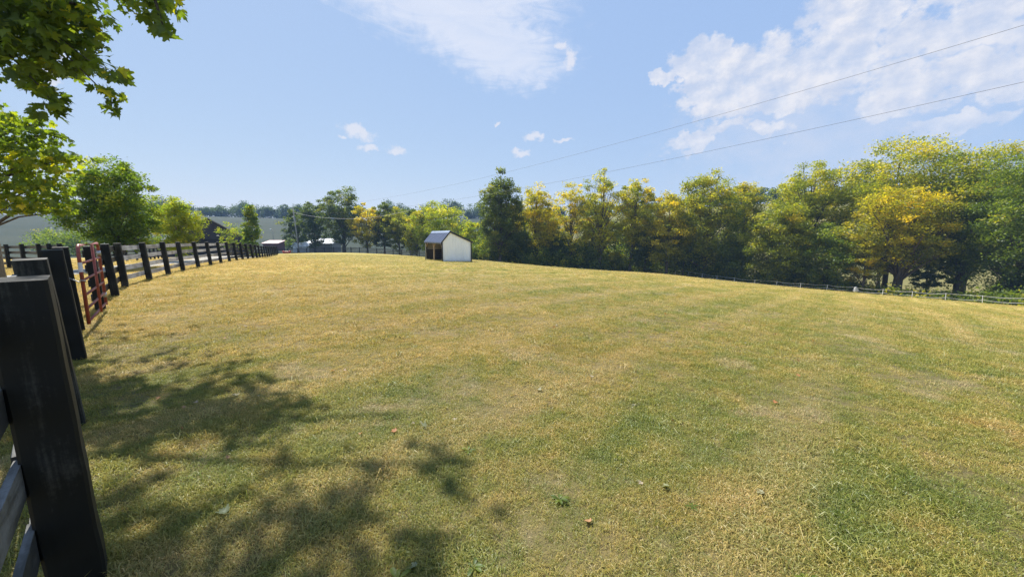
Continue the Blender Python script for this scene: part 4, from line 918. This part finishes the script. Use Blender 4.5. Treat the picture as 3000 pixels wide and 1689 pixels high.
def maple(name, label, x, y, spec, twigs, trunk, leafsize, nparts, pal, tint, seed, density=1.0, bark=None, view=(0, 0, 1.55)):
    """spec: list of clump (centre, radius xyz, count); the leaves nearest the viewer are single leaf parts, the rest one mass"""
    rs = np.random.default_rng(seed); z0 = hz(x, y); root = empty(name, (x, y, z0), label, 'tree'); org = np.array([x, y, z0])
    P = []; T = []
    for c, r, n in spec:
        n = max(3, int(n * (density if c[2] > 3.75 else 1.0))); q = rs.normal(size=(n, 3)); q *= (rs.uniform(size=(n, 1)) ** 0.45) / np.linalg.norm(q, axis=1, keepdims=True)
        P.append(np.array(c) + q * np.array(r)); T.append(np.full(n, tint[0] + rs.normal(0, tint[1] * 0.5)) + rs.normal(0, tint[1], n))
    P = np.concatenate(P); T = np.clip(np.concatenate(T), 0, 1); n = len(P)
    s, t, nn = frames(n, rs); sz = leafsize * rs.uniform(0.45, 1.22, n)
    # what the picture shows of them, nearest first
    vis = (P[:, 1] > 0.5) & (np.abs(P[:, 0]) < P[:, 1] * 1.34) & ((P[:, 2] - 1.55) < P[:, 1] * 0.57)
    d = np.linalg.norm(P - np.array(view), axis=1) + np.where(vis, 0, 1e3); order = np.argsort(d); part = np.zeros(n, bool); part[order[:nparts]] = True; part &= vis
    vari = [maple_leaf_np(f, c) for f, c in ((0.30, 0.10), (0.12, 0.45), (0.60, 0.2), (-0.25, 0.40))]
    mat = LM(pal); pm = []
    for V, F in vari:
        for tv in (0.15, 0.4, 0.6, 0.8, 0.97):
            me = np_mesh('leaf', V, F, attrs={'tint': np.full(len(F), tv)}, smooth=False); me.materials.append(mat); pm.append((tv, me))
    for i in np.where(part)[0]:
        v = rs.integers(0, 4); b = int(np.argmin([abs(T[i] - q) for q in (0.15, 0.4, 0.6, 0.8, 0.97)])); o = bpy.data.objects.new('leaf', pm[v * 5 + b][1]); COL.objects.link(o); o.parent = root
        M = np.eye(4); M[:3, 0] = s[i] * sz[i]; M[:3, 1] = t[i] * sz[i]; M[:3, 2] = nn[i] * sz[i]; M[:3, 3] = P[i] - org; o.matrix_local = Matrix(M.tolist())
    rest = np.where(~part)[0]; Vs = []; Fs = []; Ts = []; o = 0
    for v, (V, F) in enumerate(vari):
        m = rest[v::4]; W = P[m][:, None, :] - org + sz[m][:, None, None] * (V[None, :, 0:1] * s[m][:, None, :] + V[None, :, 1:2] * t[m][:, None, :] + V[None, :, 2:3] * nn[m][:, None, :])
        Vs.append(W.reshape(-1, 3)); Fs.append((F[None] + (np.arange(len(m)) * len(V))[:, None, None]).reshape(-1, 3) + o); o += W.shape[0] * W.shape[1]; Ts.append(np.repeat(T[m], len(F)))
    cr = link('crown', np_mesh('crown', np.concatenate(Vs), np.concatenate(Fs), attrs={'tint': np.concatenate(Ts)}), root, mat); cr['kind'] = 'stuff'
    Vs, Fs, o = [], [], 0
    for pts, r in trunk:
        v, f = tube_np(np.array(pts, float) - org, r, 10); Vs.append(v); Fs.append(f + o); o += len(v)
    link('trunk', np_mesh('trunk', np.concatenate(Vs), np.concatenate(Fs), smooth=True), root, bark or M_BARK2)
    Vs, Fs, o = [], [], 0
    for pts, r in twigs:
        v, f = tube_np(np.array(pts, float) - org, np.linspace(r, r * 0.35, len(pts)), 5); Vs.append(v); Fs.append(f + o); o += len(v)
    link('branchwork', np_mesh('branchwork', np.concatenate(Vs), np.concatenate(Fs), smooth=True), root, M_BARK)
    return root

def maple_near():
    x, y = -10.2, 6.9; sp = []
    # the dense hanging side in view (centre, radii, leaves)
    for c, r, n in [((-7.3, 6.1, 4.85), (0.75, 0.9, 0.5), 420), ((-6.7, 6.0, 4.75), (0.55, 0.8, 0.42), 330), ((-6.25, 5.9, 4.75), (0.34, 0.6, 0.36), 150), ((-7.2, 6.0, 4.30), (0.50, 0.8, 0.36), 260),
                    ((-6.65, 6.0, 4.25), (0.36, 0.6, 0.30), 150), ((-6.28, 5.95, 4.32), (0.22, 0.5, 0.26), 60), ((-7.45, 6.0, 4.02), (0.30, 0.5, 0.16), 60), ((-6.9, 6.0, 3.98), (0.30, 0.4, 0.10), 34), ((-8.0, 6.2, 4.4), (0.6, 0.8, 0.6), 200),
                    ((-6.30, 6.0, 4.08), (0.16, 0.3, 0.12), 20), ((-5.98, 6.0, 3.98), (0.20, 0.25, 0.08), 20), ((-5.82, 6.0, 3.89), (0.13, 0.2, 0.09), 17), ((-6.5, 6.0, 3.97), (0.12, 0.2, 0.08), 10),
                    ((-7.05, 6.0, 3.80), (0.20, 0.3, 0.14), 32), ((-6.86, 6.0, 3.66), (0.15, 0.25, 0.10), 20), ((-6.80, 6.0, 3.50), (0.12, 0.2, 0.13), 20), ((-6.95, 6.0, 3.36), (0.16, 0.2, 0.08), 14),
                    ((-6.03, 6.0, 3.68), (0.10, 0.15, 0.06), 9), ((-5.85, 6.0, 3.64), (0.11, 0.15, 0.05), 9), ((-5.93, 6.0, 3.42), (0.10, 0.12, 0.10), 10), ((-5.98, 6.0, 3.53), (0.08, 0.12, 0.05), 5),
                    ((-5.50, 6.0, 4.95), (0.34, 0.5, 0.16), 60), ((-5.10, 6.0, 4.90), (0.30, 0.4, 0.18), 55), ((-5.08, 6.0, 4.62), (0.14, 0.3, 0.13), 20), ((-5.45, 6.0, 4.74), (0.12, 0.2, 0.06), 8), ((-5.02, 6.0, 4.45), (0.07, 0.12, 0.05), 5)]:
        sp.append((c, r, n))
    # the crown above the picture, whose shade falls on the near grass
    for c, r, n in [((-7.6, 7.2, 6.9), (2.0, 1.9, 1.0), 700), ((-9.6, 6.5, 7.8), (2.4, 2.4, 1.8), 700), ((-11.6, 7.2, 7.4), (2.4, 2.4, 2.0), 700), ((-10.4, 9.2, 7.8), (2.2, 2.2, 1.6), 500), ((-10.2, 7.0, 10.6), (2.4, 2.4, 1.5), 600), ((-10.4, 4.2, 7.2), (2.2, 1.8, 1.5), 400), ((-8.6, 5.2, 6.4), (1.6, 1.4, 0.8), 300)]: sp.append((c, r, n))
    kx, ky = -math.sin(R(SUN_AZ)) / math.tan(R(SUN_EL)), math.cos(R(SUN_AZ)) / math.tan(R(SUN_EL))
    for gx, gy, r, n, hgt in [(-3.3, 3.50, 0.50, 175, 7.6), (-2.75, 3.05, 0.50, 190, 7.8), (-2.3, 3.40, 0.34, 70, 8.0), (-2.1, 2.95, 0.30, 60, 7.7), (-3.6, 2.9, 0.5, 130, 7.7), (-2.9, 4.0, 0.24, 26, 7.7), (-1.85, 3.3, 0.18, 14, 8.0),
                             (-2.2, 1.75, 0.42, 115, 8.2), (-1.6, 1.65, 0.42, 140, 8.2), (-1.05, 1.70, 0.38, 105, 8.3), (-0.55, 1.65, 0.30, 56, 8.4), (-0.95, 2.35, 0.20, 20, 8.2), (-0.42, 2.45, 0.17, 18, 8.3), (-0.25, 2.05, 0.13, 9, 8.4), (-1.45, 2.25, 0.2, 16, 8.2), (-1.2, 1.1, 0.7, 130, 8.2)]:
        sp.append(((gx - kx * hgt, gy + ky * hgt, hgt), (r, r, 0.5), n))
    trunk = [([(x, y, hz(x, y) - 0.3), (x + 0.05, y, 1.2), (x + 0.1, y + 0.1, 3.2), (x, y + 0.1, 6), (x + 0.1, y, 9.5), (x, y, 11.2)], [0.30, 0.22, 0.20, 0.15, 0.08, 0.03])]
    tw = [([(x, y, 3.2), (-9.0, 6.7, 4.3), (-8.0, 6.3, 4.9), (-6.9, 6.1, 5.0), (-6.2, 5.95, 4.8)], 0.06), ([(x, y, 4.4), (-8.8, 6.8, 5.4), (-7.2, 6.3, 5.6), (-5.9, 6.1, 5.4), (-5.1, 6.0, 4.9), (-5.03, 6, 4.5)], 0.05),
          ([(-7.2, 6.2, 4.95), (-6.75, 6.05, 4.5), (-6.45, 6.0, 4.12), (-6.1, 6.0, 3.74), (-5.9, 6.0, 3.62), (-5.92, 6.0, 3.42)], 0.014), ([(-7.0, 6.1, 4.7), (-6.5, 6.0, 4.35), (-6.2, 6.0, 4.1), (-5.85, 6.0, 3.92)], 0.013),
          ([(-7.6, 6.1, 4.7), (-7.35, 6.0, 4.2), (-7.05, 6.0, 3.85), (-6.85, 6.0, 3.62), (-6.8, 6.0, 3.38)], 0.014), ([(-7.5, 6.1, 4.6), (-7.6, 6.0, 4.2), (-7.4, 6.0, 3.98)], 0.012), ([(-6.8, 6.05, 4.2), (-6.92, 6, 4.0), (-6.95, 6, 3.9)], 0.008), ([(-6.8, 6.05, 4.2), (-6.75, 6, 4.0), (-6.7, 6, 3.86)], 0.008)]
    for e in [(-7.6, 7.2, 6.9), (-6.2, 8.6, 7.6), (-5.2, 8.0, 8.2), (-4.6, 7.4, 8.4), (-11.6, 7.2, 7.4), (-10.4, 9.2, 7.8), (-10.4, 4.2, 7.2), (-8.6, 5.2, 6.4), (-9.6, 6.5, 7.8)]:
        a = np.array((x, y, min(e[2] - 1.8, 6.2))); e = np.array(e); tw.append(([a, a * 0.6 + e * 0.4 + np.array((0, 0, 0.5)), e * 0.8 + a * 0.2 + np.array((0, 0, 0.3)), e], 0.055))
    maple('maple_tree', 'big green maple at the left, its lobed leaves hanging into the top corner', x, y, sp, tw, trunk, 0.15, 300, 'maple', (0.45, 0.22), 31, density=0.8)
maple_near()
def maple_second():
    x, y = -13.62, 10.1; sp = []
    for c, r, n in [((-13.0, 10.0, 4.1), (1.3, 1.2, 0.55), 600), ((-12.4, 10.0, 3.55), (1.1, 1.1, 0.5), 560), ((-11.6, 10.0, 3.95), (0.6, 0.7, 0.35), 170), ((-11.35, 10.0, 3.35), (0.6, 0.7, 0.32), 190), ((-10.95, 10.0, 3.55), (0.35, 0.4, 0.12), 50), ((-10.6, 10.0, 3.50), (0.18, 0.3, 0.08), 18),
                    ((-12.7, 10.0, 2.85), (1.2, 1.1, 0.45), 560), ((-11.5, 10.0, 2.80), (0.55, 0.6, 0.30), 170), ((-11.3, 10.0, 2.45), (0.4, 0.5, 0.18), 70), ((-12.4, 10.0, 2.35), (0.9, 0.9, 0.28), 260), ((-11.25, 10.0, 2.15), (0.35, 0.4, 0.10), 34), ((-11.9, 10.0, 2.22), (0.5, 0.6, 0.16), 70),
                    ((-14.6, 10.2, 3.4), (1.2, 1.2, 1.1), 500), ((-13.4, 10.2, 4.7), (0.9, 0.9, 0.35), 240), ((-11.9, 10.0, 4.4), (0.45, 0.5, 0.14), 60), ((-11.3, 10.0, 4.35), (0.28, 0.3, 0.10), 24), ((-11.15, 10.0, 4.1), (0.25, 0.3, 0.08), 18)]: sp.append(((c[0] - 0.32, c[1], c[2]), r, n))
    trunk = [([(x, y, hz(x, y) - 0.3), (x, y, 0.6), (x + 0.02, y, 1.6), (x, y, 3.0), (x + 0.05, y, 4.6)], [0.24, 0.165, 0.15, 0.11, 0.03])]
    tw = []
    for c, r, n in sp:
        e = np.array(c); a = np.array((x, y, max(1.7, e[2] - 0.75))); tw.append(([a, a * 0.55 + e * 0.45 + np.array((0, 0, 0.12)), e], 0.03))
    maple('maple_tree', 'small yellow-green maple with its trunk at the left edge of the picture', x, y, sp, tw, trunk, 0.135, 240, 'fresh', (0.36, 0.22), 37)
maple_second()

# ---------------------------------------------------------------- grass
def tuft(seed, nb, length, spread, lay, width):
    r = np.random.default_rng(seed); V = []; F = []; A = []
    for _ in range(nb):
        a = r.uniform(0, 6.28); b = np.array([r.normal(0, spread), r.normal(0, spread), -0.004]); L = length * r.uniform(0.45, 1.25); d = np.array([math.cos(a), math.sin(a), 0.0]); s = np.array([-d[1], d[0], 0]) * width * r.uniform(0.6, 1.2) / 2
        k = lay * r.uniform(0.4, 1.5); p1 = b + d * L * 0.28 * k + np.array([0, 0, L * 0.50]); p2 = b + d * L * (0.75 * k) + np.array([0, 0, L * max(0.12, 0.92 - 0.55 * k)])
        tw = np.array([0, 0, 1]) * width * r.uniform(-0.3, 0.3)
        o = len(V); V += [b - s, b + s, p1 + s * 0.85 + tw, p1 - s * 0.85 - tw, p2]; F += [(o, o + 1, o + 2), (o, o + 2, o + 3), (o + 3, o + 2, o + 4)]; A += [r.uniform()] * 3
    return np_mesh('tuft', np.array(V), np.array(F), attrs={'dry': A})
def build_grass():
    hold = bpy.data.collections.new('grass tufts')
    specs = [(20, 0.034, 0.022, 1.0, 0.0031), (22, 0.028, 0.026, 1.3, 0.0030), (16, 0.046, 0.02, 0.85, 0.0031), (24, 0.024, 0.03, 1.5, 0.0030), (14, 0.040, 0.03, 1.7, 0.0033), (7, 0.085, 0.022, 1.15, 0.0040)]
    for k, s in enumerate(specs):
        me = tuft(40 + k, *s); me.materials.append(M_BLADE); o = bpy.data.objects.new('tuft_%d' % k, me); hold.objects.link(o)
    rs = np.random.default_rng(99); PX_ = []; SC = []; ID = []
    #   ring r0..r1, tufts per square metre, size
    for r0, r1, dens, sc in [(0.9, 3.2, 2300, 1.0), (3.2, 6, 1300, 1.12), (6, 11, 430, 1.45), (11, 19, 150, 1.9), (19, 34, 55, 2.5), (34, 72, 15, 3.0)]:
        a0, a1 = R(-58), R(58); n = int(dens * (a1 - a0) / 2 * (r1 * r1 - r0 * r0)); r = np.sqrt(rs.uniform(r0 * r0, r1 * r1, n)); a = rs.uniform(a0, a1, n)
        x = r * np.sin(a); y = r * np.cos(a)
        # patchiness: thin over worn spots, ranker in others
        pn = np.sin(x * 1.9 + 1.3 * np.sin(y * 1.1)) * np.sin(y * 2.3 + 0.8 * np.sin(x * 1.7)) + 0.5 * np.sin(x * 5.1 + y * 3.7) * np.sin(y * 6.3 - x * 2.2)
        keep = rs.uniform(size=n) < np.clip(0.80 + 0.28 * pn, 0.30, 1); x, y, pn = x[keep], y[keep], pn[keep]; m = len(x)
        PX_.append(np.column_stack([x, y, height(x, y)])); SC.append(sc * rs.uniform(0.65, 1.25, m) * (1 + 0.18 * pn))
        ii = rs.choice(5, m, p=[0.26, 0.26, 0.14, 0.2, 0.14]); ii[rs.uniform(size=m) < 0.012 * (1 + pn)] = 5; ID.append(ii)
    # the mower misses the fence lines and the foot of the shed: longer grass there
    shed = [(-6.75, 37.3), (-4.1, 38.7), (-6.9, 44.0), (-9.54, 42.61), (-6.75, 37.3)]
    for pl, per, sc in ((near_pts, 130, 1.25), (long_pts[:8], 70, 1.6), (long_pts[7:], 30, 2.4), (shed, 34, 2.6), ([(34, 79.9), (38.5, 69.8), (44.1, 61.8), (50.7, 55.3), (53.2, 46), (54.2, 40.6), (56, 33)], 14, 3.2)):
        Q = np.array(pl, float); sl_ = np.r_[0, np.cumsum(np.linalg.norm(np.diff(Q, axis=0), axis=1))]; m = int(sl_[-1] * per); q = rs.uniform(0, sl_[-1], m)
        x = np.interp(q, sl_, Q[:, 0]) + rs.normal(0, 0.13, m); y = np.interp(q, sl_, Q[:, 1]) + rs.normal(0, 0.13, m)
        PX_.append(np.column_stack([x, y, height(x, y)])); SC.append(sc * rs.uniform(0.5, 1.35, m)); ID.append(rs.choice([0, 2, 4, 5], m, p=[0.3, 0.4, 0.22, 0.08]))
    # ranker clumps scattered over the near field
    for _ in range(150):
        r = math.sqrt(rs.uniform(1.2, 16 ** 2)); a = rs.uniform(R(-50), R(56)); m = int(rs.uniform(12, 60)); w = rs.uniform(0.05, 0.16) * (1 + r * 0.08)
        x = r * math.sin(a) + rs.normal(0, w, m); y = r * math.cos(a) + rs.normal(0, w, m)
        PX_.append(np.column_stack([x, y, height(x, y)])); SC.append((1.15 + r * 0.06) * rs.uniform(0.7, 1.3, m)); ID.append(rs.choice([2, 0, 5], m, p=[0.6, 0.3, 0.1]))
    P = np.concatenate(PX_); S = np.concatenate(SC); I = np.concatenate(ID).astype(np.int32); n = len(P)
    me = bpy.data.meshes.new('grass'); me.vertices.add(n); me.vertices.foreach_set('co', P.astype(np.float32).ravel())
    at = me.attributes.new('size', 'FLOAT', 'POINT'); at.data.foreach_set('value', S.astype(np.float32))
    at = me.attributes.new('pick', 'INT', 'POINT'); at.data.foreach_set('value', I)
    at = me.attributes.new('turn', 'FLOAT_VECTOR', 'POINT'); tv = np.column_stack([rs.normal(0, 0.12, n), rs.normal(0, 0.12, n), rs.uniform(0, 6.28, n)]).astype(np.float32); at.data.foreach_set('vector', tv.ravel())
    me.update(); o = link('grass', me)
    g = bpy.data.node_groups.new('grass', 'GeometryNodeTree'); g.interface.new_socket('Geometry', in_out='INPUT', socket_type='NodeSocketGeometry'); g.interface.new_socket('Geometry', in_out='OUTPUT', socket_type='NodeSocketGeometry')
    N = g.nodes.new; Lk = g.links.new; gi = N('NodeGroupInput'); go = N('NodeGroupOutput'); ip = N('GeometryNodeInstanceOnPoints'); ci = N('GeometryNodeCollectionInfo')
    ci.inputs['Collection'].default_value = hold; ci.inputs['Separate Children'].default_value = True; ci.inputs['Reset Children'].default_value = True
    def attr(nm, dt):
        a = N('GeometryNodeInputNamedAttribute'); a.data_type = dt; a.inputs[0].default_value = nm; return a.outputs[0]
    Lk(gi.outputs[0], ip.inputs['Points']); Lk(ci.outputs[0], ip.inputs['Instance']); ip.inputs['Pick Instance'].default_value = True
    Lk(attr('pick', 'INT'), ip.inputs['Instance Index']); Lk(attr('turn', 'FLOAT_VECTOR'), ip.inputs['Rotation']); Lk(attr('size', 'FLOAT'), ip.inputs['Scale']); Lk(ip.outputs[0], go.inputs[0])
    md = o.modifiers.new('tufts', 'NODES'); md.node_group = g
    tag(o, 'short mown grass, half green and half dried to straw', 'grass', kind='stuff')
build_grass()

# ---------------------------------------------------------------- fallen leaves and weeds on the near grass
M_FALL = leaf_mat('fallen leaf', [(0.0, (0.15, 0.18, 0.10)), (0.35, (0.24, 0.25, 0.14)), (0.6, (0.42, 0.35, 0.27)), (0.85, (0.40, 0.20, 0.09)), (1.0, (0.50, 0.16, 0.06))], 0.2, 0.015)
def fallen(x, y, size, tv, seed, label):
    r = random.Random(seed); V, F = maple_leaf_np(r.uniform(0.2, 0.6), r.uniform(-0.5, 0.3)); V = V.copy(); V *= size * 0.6
    me = np_mesh('fallen_leaf', V, F, attrs={'tint': np.full(len(F), tv)}); me.materials.append(M_FALL); o = link('fallen_leaf', me)
    o.location = (x, y, hz(x, y) + 0.022); o.rotation_euler = (r.uniform(-0.5, 0.5), r.uniform(-0.5, 0.5), r.uniform(0, 6.28)); tag(o, label, 'leaf', 'fallen leaves on the near grass')
for k, (x, y, s, t, lb) in enumerate([
    (-2.73, 3.58, 0.13, 0.55, 'pale dry leaf lying in the tree shade, left foreground'), (-2.95, 3.42, 0.08, 0.62, 'smaller pale leaf beside the pale dry leaf in the shade'), (-1.60, 1.96, 0.10, 0.12, 'grey-green curled leaf nearest the near post'),
    (-0.74, 2.98, 0.09, 0.52, 'pale leaf at the front edge of the middle foreground shade'), (-0.70, 2.95, 0.08, 0.28, 'greenish leaf touching the pale one in the middle foreground'), (-0.92, 2.86, 0.07, 0.9, 'small rust-brown leaf left of the pale pair in the foreground'),
    (-2.06, 4.28, 0.08, 0.85, 'orange leaf on sunlit grass beyond the tree shade'), (-1.45, 3.95, 0.08, 0.32, 'pale green leaf right of the orange leaf'), (-0.45, 1.62, 0.08, 0.15, 'green-grey leaf at the bottom edge of the picture'),
    (-5.3, 6.1, 0.11, 0.55, 'whitish leaf on dry grass near the second fence post'), (-4.6, 6.5, 0.09, 0.60, 'whitish leaf farther out on the dry grass left'), (-6.4, 8.0, 0.12, 0.50, 'pale leaf on the straw-coloured grass right of the gate'), (-6.1, 8.05, 0.10, 0.56, 'pale leaf beside the other one right of the gate'),
    (0.98, 2.22, 0.08, 0.30, 'pale green leaf right of centre in the foreground'), (1.55, 2.18, 0.08, 0.34, 'pale green leaf farthest right in the foreground'), (0.42, 1.9, 0.07, 0.85, 'brown leaf at bottom centre of the picture')]):
    fallen(x, y, s, t, 300 + k, lb)
def leaf_litter():
    rs = np.random.default_rng(61); Vs, Fs, Ts, o = [], [], [], 0
    for k in range(110):
        V, F = maple_leaf_np(rs.uniform(0.2, 0.9), rs.uniform(-0.6, 0.6), False); sz = rs.uniform(0.018, 0.048); a = rs.uniform(0, 6.28); r = math.sqrt(rs.uniform(1.8, 10 ** 2)); az = rs.uniform(R(-50), R(40)); x, y = r * math.sin(az), r * math.cos(az)
        t = Matrix.Rotation(rs.normal(0, 0.5), 3, 'X') @ Matrix.Rotation(rs.normal(0, 0.5), 3, 'Y'); Q = np.array(Matrix.Rotation(a, 3, 'Z') @ t)
        Vs.append((V * sz) @ Q.T + np.array([x, y, hz(x, y) + 0.016])); Fs.append(F + o); o += len(V); Ts.append(np.full(len(F), rs.choice([0.45, 0.55, 0.62, 0.7, 0.82, 0.9])))
    ob = link('leaf_litter', np_mesh('leaf_litter', np.concatenate(Vs), np.concatenate(Fs), attrs={'tint': np.concatenate(Ts)}), None, M_FALL); tag(ob, 'small dry bits of leaf scattered in the near grass', 'leaf litter', kind='stuff')
leaf_litter()
def weed(x, y, n, size, seed, label):
    r = np.random.default_rng(seed); V = []; F = []; A = []
    for k in range(n):
        a = 6.28 * k / n + r.normal(0, 0.25); d = np.array([math.cos(a), math.sin(a), 0]); s = np.array([-d[1], d[0], 0]); L = size * r.uniform(0.6, 1.2); w = L * 0.17; up = r.uniform(0.25, 0.75); o = len(V)
        for u, ww in ((0.05, 0.15), (0.35, 0.8), (0.65, 1.0), (0.88, 0.6)):
            c = d * L * u + np.array([0, 0, L * up * u * (1.35 - u)]); V += [c - s * w * ww + (0, 0, w * 0.25), c, c + s * w * ww + (0, 0, w * 0.25)]
        V.append(d * L + np.array([0, 0, L * up * 0.3]))
        for i in range(3):
            for j in range(2): F += [(o + 3 * i + j, o + 3 * i + j + 1, o + 3 * i + j + 4), (o + 3 * i + j, o + 3 * i + j + 4, o + 3 * i + j + 3)]
        F += [(o + 9, o + 10, o + 12), (o + 10, o + 11, o + 12)]; A += [r.uniform(0.2, 0.7)] * 14
    me = np_mesh('weed', np.array(V), np.array(F), attrs={'tint': A}); me.materials.append(LM('green')); ob = link('weed', me); ob.scale = (0.55, 0.55, 0.5); ob.location = (x, y, hz(x, y) + 0.008); tag(ob, label, 'weed', 'broad-leaved weeds in the grass')
for k, (x, y, n, s, lb) in enumerate([(-0.18, 1.62, 7, 0.10, 'broad-leaved green weed at the bottom edge of the picture'), (-0.52, 1.55, 8, 0.13, 'dark dandelion rosette at the bottom of the picture in the shade'), (-0.32, 2.62, 7, 0.10, 'dark green weed in the small middle shade patch'), (0.28, 2.1, 9, 0.10, 'green weed clump right of the middle shade patch'),
                                    (1.05, 2.05, 6, 0.08, 'small weed beside the pale leaves right of centre'), (1.35, 1.55, 8, 0.13, 'long-bladed pale weed at the lower right'), (-1.05, 3.1, 6, 0.08, 'small weed between the pale pair of leaves and the large shade')]):
    weed(x, y, n, s, 400 + k, lb)

# ---------------------------------------------------------------- air
def haze():
    m, t = new_mat('summer haze'); v = t.add('ShaderNodeVolumePrincipled'); v.inputs['Color'].default_value = (0.42, 0.66, 1.0, 1); v.inputs['Density'].default_value = HAZE; v.inputs['Anisotropy'].default_value = 0.0
    o = t.add('ShaderNodeOutputMaterial'); t.l.new(v.outputs[0], o.inputs['Volume'])
    mb = MB(); mb.box((-1010, -1010, -32), (1010, 1010, 48)); ob = mb.build('haze', m); tag(ob, 'thin blue summer haze over the valley', 'haze', kind='stuff')
HAZE = 0.0004
haze()
